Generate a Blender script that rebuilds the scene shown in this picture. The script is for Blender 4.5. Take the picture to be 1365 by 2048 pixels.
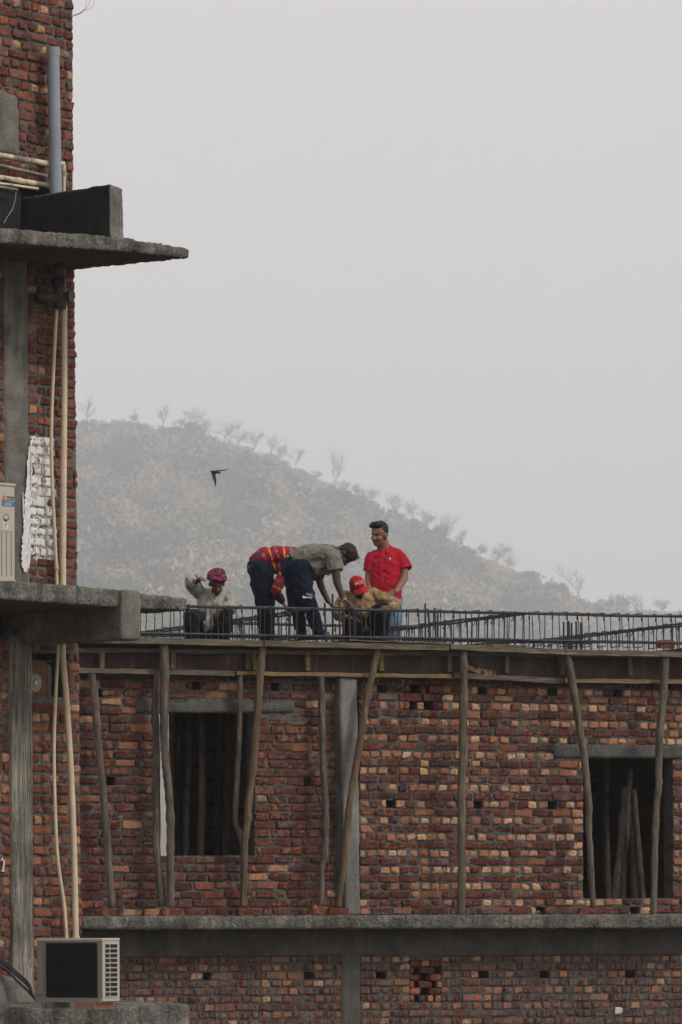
import bpy, bmesh, math, random
import numpy as np
from math import sin, cos, pi, atan, atan2, radians, sqrt
from mathutils import Vector, Matrix, noise

for o in list(bpy.data.objects):
    bpy.data.objects.remove(o)
sc = bpy.context.scene
COL = sc.collection
RND = random.Random(11)

# ------------------------------------------------------------------ camera, world, sun, exposure
FPX = 9660.0                                   # focal length in photograph pixels (a long telephoto)
PITCH, ROLL = atan(796 / FPX), -0.008
CAMROT = Matrix.Rotation(pi / 2 + PITCH, 4, 'X') @ Matrix.Rotation(ROLL, 4, 'Z')
cd = bpy.data.cameras.new('camera')
cam = bpy.data.objects.new('camera', cd); COL.objects.link(cam)
cam.matrix_world = CAMROT
cd.sensor_fit = 'HORIZONTAL'; cd.sensor_width = 36.0; cd.lens = FPX / 1365 * 36.0
cd.clip_start = 0.5; cd.clip_end = 20000
cd.dof.use_dof = True; cd.dof.focus_distance = 51.0; cd.dof.aperture_fstop = 14
sc.camera = cam

SUN_DIR = Vector((0.70, -0.42, 0.72)).normalized()      # towards the sun: high, from the right, a little behind the camera
w = bpy.data.worlds.new('World'); sc.world = w; w.use_nodes = True
nt = w.node_tree; nt.nodes.clear()
sky = nt.nodes.new('ShaderNodeTexSky'); sky.sky_type = 'NISHITA'; sky.sun_disc = False
sky.sun_elevation = math.asin(SUN_DIR.z); sky.sun_rotation = atan2(SUN_DIR.x, SUN_DIR.y)
sky.air_density = 1.0; sky.dust_density = 6.0; sky.ozone_density = 1.0; sky.altitude = 300
hs = nt.nodes.new('ShaderNodeHueSaturation'); hs.inputs['Saturation'].default_value = 0.22
mixw = nt.nodes.new('ShaderNodeMix'); mixw.data_type = 'RGBA'; mixw.inputs[0].default_value = 0.62
mixw.inputs[7].default_value = (6.55, 5.9, 5.6, 1)
bgn = nt.nodes.new('ShaderNodeBackground'); bgn.inputs['Strength'].default_value = 0.138
wo = nt.nodes.new('ShaderNodeOutputWorld')
nt.links.new(sky.outputs[0], hs.inputs['Color']); nt.links.new(hs.outputs[0], mixw.inputs[6])
nt.links.new(mixw.outputs[2], bgn.inputs[0]); nt.links.new(bgn.outputs[0], wo.inputs[0])

sl = bpy.data.lights.new('sun', 'SUN'); sl.energy = 1.5; sl.angle = radians(10); sl.color = (1.0, 0.92, 0.81)
so = bpy.data.objects.new('sun', sl); COL.objects.link(so)
so.rotation_euler = SUN_DIR.to_track_quat('Z', 'Y').to_euler(); so.location = (30, -20, 60)

sc.view_settings.view_transform = 'Standard'; sc.view_settings.look = 'None'
sc.view_settings.exposure = 0.13; sc.view_settings.gamma = 1.0; sc.view_settings.use_curve_mapping = False
sc.render.engine = 'CYCLES'
sc.cycles.use_denoising = True
sc.cycles.max_bounces = 6; sc.cycles.diffuse_bounces = 3; sc.cycles.glossy_bounces = 2
sc.cycles.transmission_bounces = 2; sc.cycles.volume_bounces = 2; sc.cycles.transparent_max_bounces = 8
sc.cycles.use_adaptive_sampling = True; sc.cycles.adaptive_threshold = 0.02
sc.cycles.volume_max_steps = 64

# ------------------------------------------------------------------ geometry helpers
ROT3 = CAMROT.to_3x3()
def ray(px, py):
    return ROT3 @ Vector(((px - 682.5) / FPX, -(py - 1024) / FPX, -1.0))
def at_depth(px, py, Y):
    d = ray(px, py); return d * (Y / d.y)
def at_height(px, py, z):
    d = ray(px, py); return d * (z / d.z)

class Plane:
    """a vertical wall plane: u runs along it, w stands out of it, z is up"""
    def __init__(s, x, y, ang):
        s.O = Vector((x, y, 0)); s.ang = ang
        s.e = Vector((cos(ang), sin(ang), 0)); s.n = Vector((sin(ang), -cos(ang), 0))
    def pt(s, u, w, z):
        return s.O + s.e * u + s.n * w + Vector((0, 0, z))
    def uz(s, px, py, w=0.0):
        d = ray(px, py); t = ((s.O + s.n * w).dot(s.n)) / d.dot(s.n)
        p = d * t; return (p - s.O).dot(s.e), p.z
    def wz(s, px, py, u):
        d = ray(px, py); t = ((s.O + s.e * u).dot(s.e)) / d.dot(s.e)
        p = d * t; return (p - s.O).dot(s.n), p.z
    def at(s, px, py, w=0.0):
        u, z = s.uz(px, py, w); return s.pt(u, w, z)

MAIN = Plane(0.0, 52.0, radians(25))
LEFT = Plane(-2.3378, 42.4, radians(51.5))

class MB:
    def __init__(s):
        s.v = []; s.f = []; s.m = []; s.c = []
    def add(s, verts, faces, m=0):
        n = len(s.v); s.v += [tuple(x) for x in verts]
        s.f += [tuple(i + n for i in f) for f in faces]; s.m += [m] * len(faces)
    def hexa(s, p, m=0):
        """p: 4 bottom points then 4 top points, both in the same turning order"""
        s.add(p, [(3, 2, 1, 0), (4, 5, 6, 7), (0, 1, 5, 4), (1, 2, 6, 5), (2, 3, 7, 6), (3, 0, 4, 7)], m)
    def box(s, c, ax, ay, az, m=0):
        c = Vector(c); ax = Vector(ax); ay = Vector(ay); az = Vector(az)
        s.hexa([c - ax - ay - az, c + ax - ay - az, c + ax + ay - az, c - ax + ay - az,
                c - ax - ay + az, c + ax - ay + az, c + ax + ay + az, c - ax + ay + az], m)
    def slab(s, pl, u0, u1, w0, w1, z0, z1, m=0):
        s.hexa([pl.pt(u0, w1, z0), pl.pt(u1, w1, z0), pl.pt(u1, w0, z0), pl.pt(u0, w0, z0),
                pl.pt(u0, w1, z1), pl.pt(u1, w1, z1), pl.pt(u1, w0, z1), pl.pt(u0, w0, z1)], m)
    def tube(s, pts, rad, seg=8, m=0, squash=None, wob=0.0, seed=0):
        pts = [Vector(p) for p in pts]; n = len(pts)
        rad = rad if hasattr(rad, '__len__') else [rad] * n
        rr = random.Random(seed); up = None; vs = []; fs = []
        for i in range(n):
            t = (pts[min(i + 1, n - 1)] - pts[max(i - 1, 0)])
            t = t.normalized() if t.length > 1e-9 else Vector((0, 0, 1))
            if up is None:
                up = Vector((0, 0, 1)) if abs(t.z) < .9 else Vector((1, 0, 0))
            a = (up - t * up.dot(t)).normalized(); b = t.cross(a); up = a
            for k in range(seg):
                q = 2 * pi * k / seg; r = rad[i] * (1 + wob * (rr.random() - .5))
                vs.append(pts[i] + (a * cos(q) + b * sin(q)) * r)
        for i in range(n - 1):
            for k in range(seg):
                k2 = (k + 1) % seg
                fs.append((i * seg + k, i * seg + k2, (i + 1) * seg + k2, (i + 1) * seg + k))
        fs.append(tuple(reversed(range(seg)))); fs.append(tuple((n - 1) * seg + k for k in range(seg)))
        s.add(vs, fs, m)
    def mesh(s, name):
        me = bpy.data.meshes.new(name); me.from_pydata(s.v, [], s.f); me.update()
        if any(s.m): me.polygons.foreach_set('material_index', s.m)
        return me
    def build(s, name, mats, parent=None, smooth=False):
        return link(name, s.mesh(name), mats, parent, smooth)

LOC = {}
def link(name, me, mats, parent=None, smooth=False):
    if mats is not None:
        me.materials.clear()
        for m in (mats if isinstance(mats, (list, tuple)) else [mats]): me.materials.append(m)
    if smooth: me.polygons.foreach_set('use_smooth', [True] * len(me.polygons))
    o = bpy.data.objects.new(name, me); COL.objects.link(o)
    if parent is not None: child(o, parent)
    return o
def child(o, parent):
    o.parent = parent
    o.matrix_parent_inverse = Matrix.Translation(-LOC.get(parent.name, Vector((0, 0, 0))))
def tag(o, label=None, cat=None, group=None, kind=None):
    if label: o['label'] = label
    if cat: o['category'] = cat
    if group: o['group'] = group
    if kind: o['kind'] = kind
    return o
def thing(name, loc, label, cat, group=None):
    o = bpy.data.objects.new(name, None); COL.objects.link(o); o.location = loc
    o.empty_display_size = .2
    LOC[o.name] = Vector(loc); return tag(o, label, cat, group)
def fbm(p, sc_, oct_=3):
    return noise.fractal(Vector(p) * sc_, 1.0, 2.0, oct_)
def evaluated(me, mods):
    """run modifiers on a mesh and give the result back as a plain mesh"""
    o = bpy.data.objects.new('tmp', me); COL.objects.link(o)
    for typ, kw in mods:
        m = o.modifiers.new(typ, typ)
        for k, v in kw.items(): setattr(m, k, v)
    dg = bpy.context.evaluated_depsgraph_get()
    out = bpy.data.meshes.new_from_object(o.evaluated_get(dg))
    bpy.data.objects.remove(o); bpy.data.meshes.remove(me)
    return out
def remeshed(mb, voxel, it=4, fac=.5):
    mods = [('REMESH', dict(mode='VOXEL', voxel_size=voxel))]
    if it: mods.append(('SMOOTH', dict(factor=fac, iterations=it)))
    return evaluated(mb.mesh('m'), mods)
def get_co(me):
    a = np.empty(len(me.vertices) * 3, np.float32); me.vertices.foreach_get('co', a); return a.reshape(-1, 3)
def set_co(me, a):
    me.vertices.foreach_set('co', np.asarray(a, np.float32).ravel()); me.update()
def get_no(me):
    a = np.empty(len(me.vertices) * 3, np.float32); me.vertices.foreach_get('normal', a); return a.reshape(-1, 3)
def roughen(me, amps):
    """displace along the normal by noise: amps is a list of (scale, amplitude)"""
    co = get_co(me); no = get_no(me)
    for i in range(len(co)):
        d = 0.0; p = Vector(co[i])
        for s_, a_ in amps: d += a_ * noise.noise(p * s_)
        co[i] += no[i] * d
    set_co(me, co)
def rough_solid(name, mb, voxel, amps, mats, parent, it=2):
    me = remeshed(mb, voxel, it); roughen(me, amps)
    return link(name, me, mats, parent, True)
def paint(me, cols, name='Col'):
    a = me.color_attributes.new(name, 'FLOAT_COLOR', 'POINT')
    c = np.ones((len(me.vertices), 4), np.float32); c[:, :3] = np.asarray(cols)[:, :3]
    a.data.foreach_set('color', c.ravel())
def text_mesh(body, size, extrude=.001):
    c = bpy.data.curves.new('t', 'FONT'); c.body = body; c.size = size; c.extrude = extrude; c.align_x = 'CENTER'; c.align_y = 'CENTER'
    c.resolution_u = 2
    o = bpy.data.objects.new('t', c); COL.objects.link(o)
    me = bpy.data.meshes.new_from_object(o.evaluated_get(bpy.context.evaluated_depsgraph_get()))
    bpy.data.objects.remove(o); return me

# ------------------------------------------------------------------ materials
class N:
    """a little node-graph writer"""
    def __init__(s, name):
        s.mat = bpy.data.materials.new(name); s.mat.use_nodes = True; s.t = s.mat.node_tree; s.t.nodes.clear()
        s.out = s.t.nodes.new('ShaderNodeOutputMaterial'); s.b = s.t.nodes.new('ShaderNodeBsdfPrincipled')
        s.t.links.new(s.b.outputs[0], s.out.inputs[0])
    def set(s, sock, v):
        if hasattr(v, 'is_output'): s.t.links.new(v, sock)
        elif isinstance(v, (tuple, list)) and sock.type == 'RGBA': sock.default_value = (*v[:3], 1)
        else: sock.default_value = v
    def pos(s): return s.t.nodes.new('ShaderNodeNewGeometry').outputs['Position']
    def objco(s): return s.t.nodes.new('ShaderNodeTexCoord').outputs['Object']
    def mapv(s, v, scale=(1, 1, 1), rot=(0, 0, 0)):
        m = s.t.nodes.new('ShaderNodeMapping'); s.set(m.inputs[0], v); m.inputs['Scale'].default_value = scale; m.inputs['Rotation'].default_value = rot
        return m.outputs[0]
    def noise(s, v, scale, detail=4, rough=.55, dist=0.0):
        n = s.t.nodes.new('ShaderNodeTexNoise'); s.set(n.inputs['Vector'], v); n.inputs['Scale'].default_value = scale
        n.inputs['Detail'].default_value = detail; n.inputs['Roughness'].default_value = rough; n.inputs['Distortion'].default_value = dist
        return n.outputs['Fac']
    def ramp(s, f, stops, interp='LINEAR'):
        r = s.t.nodes.new('ShaderNodeValToRGB'); s.set(r.inputs[0], f); r.color_ramp.interpolation = interp
        el = r.color_ramp.elements
        while len(el) < len(stops): el.new(.5)
        for e_, (p, c) in zip(el, stops):
            e_.position = p; e_.color = (*c[:3], 1) if hasattr(c, '__len__') else (c, c, c, 1)
        return r.outputs[0]
    def mix(s, f, a, b, mode='MIX'):
        m = s.t.nodes.new('ShaderNodeMix'); m.data_type = 'RGBA'; m.blend_type = mode
        s.set(m.inputs[0], f); s.set(m.inputs[6], a); s.set(m.inputs[7], b); return m.outputs[2]
    def math(s, op, a, b=0.0, clamp=False):
        m = s.t.nodes.new('ShaderNodeMath'); m.operation = op; m.use_clamp = clamp; s.set(m.inputs[0], a); s.set(m.inputs[1], b); return m.outputs[0]
    def bump(s, h, strength=.4, dist=.01):
        b = s.t.nodes.new('ShaderNodeBump'); b.inputs['Strength'].default_value = strength; b.inputs['Distance'].default_value = dist
        s.set(b.inputs['Height'], h); s.t.links.new(b.outputs[0], s.b.inputs['Normal'])
    def done(s, col, rough=.9, metal=0.0, spec=.3):
        s.set(s.b.inputs['Base Color'], col); s.set(s.b.inputs['Roughness'], rough); s.set(s.b.inputs['Metallic'], metal)
        s.set(s.b.inputs['Specular IOR Level'], spec); return s.mat

def mat_concrete(name, c0, c1, c2, scale=3.0, bump=.5, streak=0.0, grain=60):
    n = N(name); p = n.pos()
    a = n.noise(p, scale, 6, .62); b = n.noise(p, grain, 3, .6)
    col = n.ramp(a, [(.28, c0), (.5, c1), (.74, c2)])
    col = n.mix(.55, col, n.ramp(b, [(.25, (.35, .35, .35)), (.7, (1.25, 1.25, 1.25))]), 'MULTIPLY')
    if streak:
        st = n.noise(n.mapv(p, (9, 9, .7)), 2.0, 4, .6)
        col = n.mix(n.ramp(st, [(.5, 0), (.68, streak)]), col, c0)
    n.bump(n.math('ADD', n.math('MULTIPLY', a, .6), n.math('MULTIPLY', b, .5)), bump, .02)
    return n.done(col, .92, 0, .2)

def mat_brick(name, obj_colour=True, drip=0.0):
    n = N(name); p = n.pos()
    if obj_colour:
        src = n.t.nodes.new('ShaderNodeObjectInfo').outputs['Color']
    else:
        an = n.t.nodes.new('ShaderNodeAttribute'); an.attribute_name = 'Col'; src = an.outputs['Color']
    sp = n.t.nodes.new('ShaderNodeSeparateColor'); n.set(sp.inputs[0], src)
    r1, r2, r3 = sp.outputs[0], sp.outputs[1], sp.outputs[2]
    base = n.ramp(r1, [(0, (.035, .016, .015)), (.2, (.075, .020, .016)), (.42, (.118, .030, .020)), (.62, (.21, .068, .036)), (.8, (.34, .15, .078)), (1, (.56, .355, .205))])
    pn = n.noise(p, 16, 4, .6, .6)
    patch = n.math('MULTIPLY', n.ramp(pn, [(.5, 0), (.64, 1)]), r2)
    col = n.mix(patch, base, n.mix(n.noise(p, 5, 2), (.24, .075, .035), (.42, .21, .11)))
    dk = n.noise(p, 40, 5, .65)
    col = n.mix(.75, col, n.ramp(dk, [(.3, (.45, .42, .42)), (.62, (1.2, 1.2, 1.2))]), 'MULTIPLY')
    cem = n.math('MULTIPLY', n.ramp(n.noise(p, 11, 5, .7), [(.5, 0), (.6, 1)]), r3)
    if drip:
        dr = n.ramp(n.noise(n.mapv(p, (14, 14, .8)), 2.2, 4, .6), [(.5, 0), (.6, drip)])
        cem = n.math('ADD', cem, dr, True)
    edge = n.ramp(n.noise(p, 24, 5, .75), [(.53, 0), (.60, .7)])
    col = n.mix(edge, col, (.095, .084, .076))
    col = n.mix(cem, col, (.125, .119, .11))
    n.bump(n.math('ADD', dk, n.math('MULTIPLY', pn, .6)), .55, .012)
    return n.done(col, .93, 0, .15)

def mat_wood(name, c0, c1, c2, bump=.5, along='z', scale=1.0):
    n = N(name); p = n.pos()
    s_ = {'z': (22, 22, 1.6), 'u': (1.6, 1.6, 26)}[along]
    a = n.noise(n.mapv(p, tuple(k * scale for k in s_)), 2.0, 5, .65, .5); b = n.noise(p, 3.5, 3)
    col = n.ramp(a, [(.3, c0), (.52, c1), (.72, c2)])
    col = n.mix(.6, col, n.ramp(b, [(.3, (.55, .55, .55)), (.7, (1.3, 1.25, 1.2))]), 'MULTIPLY')
    n.bump(a, bump, .012); return n.done(col, .85, 0, .25)

def mat_plain(name, c, rough=.6, metal=0.0, vary=.25, scale=6.0, bump=0.0, spec=.35):
    n = N(name); p = n.pos(); a = n.noise(p, scale, 5, .6)
    col = n.mix(1.0, c, n.ramp(a, [(.3, (1 - vary,) * 3), (.7, (1 + vary * .5,) * 3)]), 'MULTIPLY')
    if bump: n.bump(n.noise(p, scale * 6, 4), bump, .006)
    return n.done(col, rough, metal, spec)

def mat_attr(name, rough=.85, weave=0.0, fold=0.0, spec=.2, vary=.2):
    n = N(name); p = n.pos()
    an = n.t.nodes.new('ShaderNodeAttribute'); an.attribute_name = 'Col'
    a = n.noise(p, 22, 4, .6)
    col = n.mix(1.0, an.outputs['Color'], n.ramp(a, [(.3, (1 - vary,) * 3), (.7, (1 + vary * .6,) * 3)]), 'MULTIPLY')
    if fold: n.bump(n.noise(n.mapv(p, (1, 1, .55)), 13, 3, .5, 1.2), fold, .03)
    return n.done(col, rough, 0, spec)

M = {}
M['mortar'] = mat_concrete('mortar', (.05, .048, .045), (.10, .096, .09), (.165, .158, .147), 4.0, 1.0)
M['mortar_wet'] = mat_concrete('mortar_smeared', (.05, .048, .044), (.085, .08, .072), (.125, .118, .105), 3.0, .9, .5)
M['concrete'] = mat_concrete('concrete', (.06, .056, .05), (.15, .142, .127), (.25, .236, .21), 3.2, .7, .6)
M['concrete_col'] = mat_concrete('column_concrete', (.10, .098, .091), (.19, .186, .174), (.28, .272, .255), 2.0, .5, .6)
def mat_board():
    n = N('board_marked_concrete'); p = n.pos()
    st = n.noise(n.mapv(p, (26, 26, 1.1)), 2.0, 6, .7, .3); a = n.noise(p, 1.4, 5, .6); g = n.noise(p, 60, 3, .6)
    col = n.ramp(st, [(.32, (.045, .042, .037)), (.47, (.15, .142, .122)), (.62, (.32, .30, .26))])
    col = n.mix(.8, col, n.ramp(a, [(.32, (.4, .4, .4)), (.62, (1.2, 1.18, 1.12))]), 'MULTIPLY')
    col = n.mix(.4, col, n.ramp(g, [(.3, (.5,) * 3), (.7, (1.3,) * 3)]), 'MULTIPLY')
    n.bump(st, .7, .012); return n.done(col, .9, 0, .2)
M['concrete_board'] = mat_board()
M['concrete_black'] = mat_concrete('black_stained_concrete', (.012, .012, .014), (.018, .019, .022), (.032, .033, .036), 2.2, .35, .4)
M['concrete_rough'] = mat_concrete('honeycombed_concrete', (.04, .038, .035), (.14, .134, .122), (.33, .318, .29), 8.0, 1.0, 0.0, 42)
def mat_honeycomb():
    n = N('honeycombed_concrete'); p = n.pos(); a = n.noise(p, 3.5, 6, .65); b = n.noise(p, 34, 5, .75)
    v = n.t.nodes.new('ShaderNodeTexVoronoi'); n.set(v.inputs['Vector'], p); v.inputs['Scale'].default_value = 38
    col = n.ramp(a, [(.3, (.055, .052, .047)), (.5, (.15, .143, .131)), (.7, (.27, .26, .238))])
    col = n.mix(1.0, col, n.ramp(b, [(.30, (.45,) * 3), (.5, (.9,) * 3), (.68, (1.6, 1.58, 1.53))]), 'MULTIPLY')
    st = n.noise(n.mapv(p, (9, 9, .6)), 2.2, 4, .6); col = n.mix(n.ramp(st, [(.5, 0), (.66, .6)]), col, (.05, .047, .043))
    n.bump(n.math('SUBTRACT', n.math('MULTIPLY', b, 1.4), n.math('MULTIPLY', v.outputs['Distance'], .6)), .9, .025)
    return n.done(col, .93, 0, .2)
M['concrete_rough'] = mat_honeycomb()
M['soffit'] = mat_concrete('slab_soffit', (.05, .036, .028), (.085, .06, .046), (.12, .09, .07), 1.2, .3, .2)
M['lintel'] = mat_concrete('lintel_concrete', (.05, .048, .045), (.095, .091, .085), (.15, .145, .135), 5.0, .8, .5)
M['brick'] = mat_brick('brick')
M['brick_far'] = mat_brick('brick_joined', False)
M['brick_drip'] = mat_brick('brick_cement_runs', True, .75)
M['brick_drip_far'] = mat_brick('brick_cement_runs_joined', False, .75)
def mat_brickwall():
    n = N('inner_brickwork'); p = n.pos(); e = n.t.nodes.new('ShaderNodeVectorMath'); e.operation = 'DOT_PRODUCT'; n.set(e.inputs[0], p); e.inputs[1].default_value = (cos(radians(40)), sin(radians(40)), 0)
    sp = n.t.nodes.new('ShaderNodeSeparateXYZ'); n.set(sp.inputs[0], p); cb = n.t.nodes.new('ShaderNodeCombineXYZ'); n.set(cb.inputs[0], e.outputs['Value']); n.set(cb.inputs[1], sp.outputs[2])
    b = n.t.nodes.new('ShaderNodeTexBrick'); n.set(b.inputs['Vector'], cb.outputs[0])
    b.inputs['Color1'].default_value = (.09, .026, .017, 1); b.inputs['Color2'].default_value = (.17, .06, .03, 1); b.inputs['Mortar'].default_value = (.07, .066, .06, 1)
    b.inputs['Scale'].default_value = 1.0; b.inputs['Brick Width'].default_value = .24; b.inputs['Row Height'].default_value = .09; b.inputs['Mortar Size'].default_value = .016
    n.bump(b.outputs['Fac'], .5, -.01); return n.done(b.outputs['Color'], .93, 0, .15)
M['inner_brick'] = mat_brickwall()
M['prop'] = mat_wood('weathered_pole', (.04, .033, .027), (.11, .093, .075), (.20, .172, .138), 1.0)
M['prop_brown'] = mat_wood('brown_pole', (.05, .034, .022), (.12, .085, .055), (.19, .14, .095), .8)
M['plank'] = mat_wood('grey_plank', (.045, .034, .025), (.12, .098, .075), (.21, .18, .145), .5, 'u')
M['plank_new'] = mat_wood('yellow_plank', (.10, .065, .03), (.22, .15, .07), (.32, .23, .12), .4, 'u')
M['cleat'] = mat_wood('wood_cleat', (.06, .048, .035), (.13, .105, .075), (.21, .17, .12), .4)
def mat_ply():
    n = N('stained_shuttering_ply'); p = n.pos()
    st = n.noise(n.mapv(p, (16, 16, .9)), 2.0, 5, .65); a = n.noise(p, 2.2, 4)
    col = n.ramp(a, [(.3, (.018, .007, .007)), (.5, (.034, .014, .012)), (.7, (.06, .038, .03))])
    col = n.mix(n.ramp(st, [(.55, 0), (.74, .55)]), col, (.15, .12, .10))
    n.bump(st, .2, .006); return n.done(col, .7, 0, .3)
M['ply'] = mat_ply()
M['ply_grey'] = mat_concrete('grey_shuttering_ply', (.03, .025, .022), (.06, .052, .045), (.10, .088, .078), 2.5, .3, .7)
def mat_rebar():
    n = N('rebar_steel'); p = n.pos()
    col = n.ramp(n.noise(p, 30, 4), [(.35, (.022, .024, .03)), (.6, (.05, .052, .06)), (.8, (.085, .055, .04))])
    return n.done(col, .55, .55, .4)
M['rebar'] = mat_rebar()
M['starter'] = mat_plain('rusty_starter_steel', (.075, .05, .042), .7, .3, .4, 25)
M['pvc_grey'] = mat_plain('grey_pvc', (.22, .245, .28), .38, 0, .12, 3)
M['pvc_dark'] = mat_plain('dark_grey_pvc', (.05, .052, .056), .5, 0, .2, 4)
def mat_cream(name, dirt):
    n = N(name); p = n.pos()
    col = n.mix(n.ramp(n.noise(p, 5, 5, .65), [(.42, 0), (.56, dirt)]), (.56, .47, .33), (.13, .118, .105))
    return n.done(col, .42, 0, .4)
M['pvc_cream'] = mat_cream('cream_pvc', .18); M['pvc_dirty'] = mat_cream('dirty_cream_pvc', .95)
M['black'] = mat_plain('black_rubber', (.015, .015, .016), .6)
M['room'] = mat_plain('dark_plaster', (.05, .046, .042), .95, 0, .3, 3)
# ------------------------------------------------------------------ brickwork tools
class Panel:
    """a stretch of wall: (a, b) metres along and up it, laid out between four corners"""
    def __init__(s, pl, BL, BR, TR, TL, w=0.0):
        s.pl = pl; s.w = w
        s.c = [Vector(pl.uz(*q, w)) for q in (BL, BR, TR, TL)]
        s.A = ((s.c[1] - s.c[0]).length + (s.c[2] - s.c[3]).length) / 2
        s.B = ((s.c[3] - s.c[0]).length + (s.c[2] - s.c[1]).length) / 2
    def uz(s, a, b):
        x, y = a / s.A, b / s.B; c = s.c
        return c[0] * (1 - x) * (1 - y) + c[1] * x * (1 - y) + c[2] * x * y + c[3] * (1 - x) * y
    def inv(s, u, z):
        a, b = s.A / 2, s.B / 2
        for _ in range(6):
            q = s.uz(a, b); a += u - q.x; b += z - q.y
        return a, b
    def ab(s, px, py):
        return s.inv(*s.pl.uz(px, py, s.w))
    def rect(s, x0, y0, x1, y1):
        a0, b1 = s.ab(x0, y0); a1, b0 = s.ab(x1, y1); return (a0, a1, b0, b1)
    def pt(s, a, b, w=0.0):
        q = s.uz(a, b); return s.pl.pt(q.x, s.w + w, q.y)

def core(name, P, parent, holes, mats, depth=.22, amp=.016, step=.022, base=-.013, a0=0.0, a1=None, b0=0.0, b1=None):
    """the mortar body of a panel: an uneven front face, square holes with sides, a flat back"""
    a1 = P.A if a1 is None else a1; b1 = P.B if b1 is None else b1
    def brk(lo, hi, cuts):
        cs = sorted({lo, hi, *[c for c in cuts if lo < c < hi]}); out = []
        for p, q in zip(cs, cs[1:]):
            k = max(1, int(round((q - p) / step))); out += [p + (q - p) * i / k for i in range(k)]
        return out + [hi]
    As = brk(a0, a1, [c for h in holes for c in h[:2]]); Bs = brk(b0, b1, [c for h in holes for c in h[2:]])
    na, nb = len(As), len(Bs); mb = MB()
    vs = []
    for back in (0, 1):
        for b in Bs:
            for a in As:
                q = P.pt(a, b, 0)
                d = base + amp * noise.noise(q * 9) + amp * .8 * noise.noise(q * 31) if not back else -depth
                vs.append(P.pt(a, b, d))
    def solid(i, j):
        if i < 0 or j < 0 or i >= na - 1 or j >= nb - 1: return False
        ca, cb = (As[i] + As[i + 1]) / 2, (Bs[j] + Bs[j + 1]) / 2
        return not any(h[0] < ca < h[1] and h[2] < cb < h[3] for h in holes)
    fs = []; ms = []
    K = na * nb
    for j in range(nb - 1):
        for i in range(na - 1):
            if not solid(i, j): continue
            p, q, r, t = j * na + i, j * na + i + 1, (j + 1) * na + i + 1, (j + 1) * na + i
            fs.append((p, q, r, t)); ms.append(0)
            fs.append((t + K, r + K, q + K, p + K)); ms.append(1)
            for (di, dj, e0, e1) in ((-1, 0, t, p), (1, 0, q, r), (0, -1, p, q), (0, 1, r, t)):
                if not solid(i + di, j + dj): fs.append((e0, e0 + K, e1 + K, e1)); ms.append(1)
    mb.v = [tuple(v) for v in vs]; mb.f = fs; mb.m = ms
    o = mb.build(name, mats, parent)
    return o

def make_brick(l, h, d, seed):
    r = random.Random(seed); bm = bmesh.new(); bmesh.ops.create_cube(bm, size=1.0)
    for v in bm.verts: v.co = Vector((v.co.x * l, v.co.y * d, v.co.z * h))
    bmesh.ops.bevel(bm, geom=[e for e in bm.edges], offset=r.uniform(.010, .016) * (1.5 if l < .15 else 1), segments=2, affect='EDGES', profile=.55)
    o = Vector((seed * 7.3, seed * 1.7, 0))
    for v in bm.verts:                                   # worn, uneven outline
        q = v.co * 14 + o; v.co += Vector((noise.noise(q) * .020, noise.noise(q + Vector((9, 0, 0))) * .009, noise.noise(q + Vector((0, 9, 0))) * .015))
    me = bpy.data.meshes.new('brick'); bm.to_mesh(me); bm.free(); me.materials.append(M['brick']); return me
BH = .074
VAR = {'s': [make_brick(.226, BH, .10, i) for i in range(14)], 'h': [make_brick(.106, BH, .10, 50 + i) for i in range(14)]}
LEN = {'s': .226, 'h': .106}
def kind_of(l): return 's' if l > .15 else 'h'
def brick_mat4(pl, u, w, z, l, hs=1.0, r=RND, slope=0.0, tilt=.02):
    return (Matrix.Translation(pl.pt(u, w - .05, z)) @ Matrix.Rotation(pl.ang + r.uniform(-tilt, tilt), 4, 'Z')
            @ Matrix.Rotation(-slope + r.uniform(-.012, .012), 4, 'Y') @ Matrix.Rotation(r.uniform(-.03, .03), 4, 'X')
            @ Matrix.Diagonal((l / LEN[kind_of(l)], 1, hs, 1)))
def place_brick(name, mat4, l, colour, parent, r=RND, mat=None):
    o = bpy.data.objects.new(name, r.choice(VAR[kind_of(l)])); COL.objects.link(o)
    o.matrix_world = mat4; o.color = (*colour, 1)
    if parent is not None: o.parent = parent          # parents of bricks stand at the origin
    if mat: o.material_slots[0].link = 'OBJECT'; o.material_slots[0].material = mat
    return o
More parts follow.
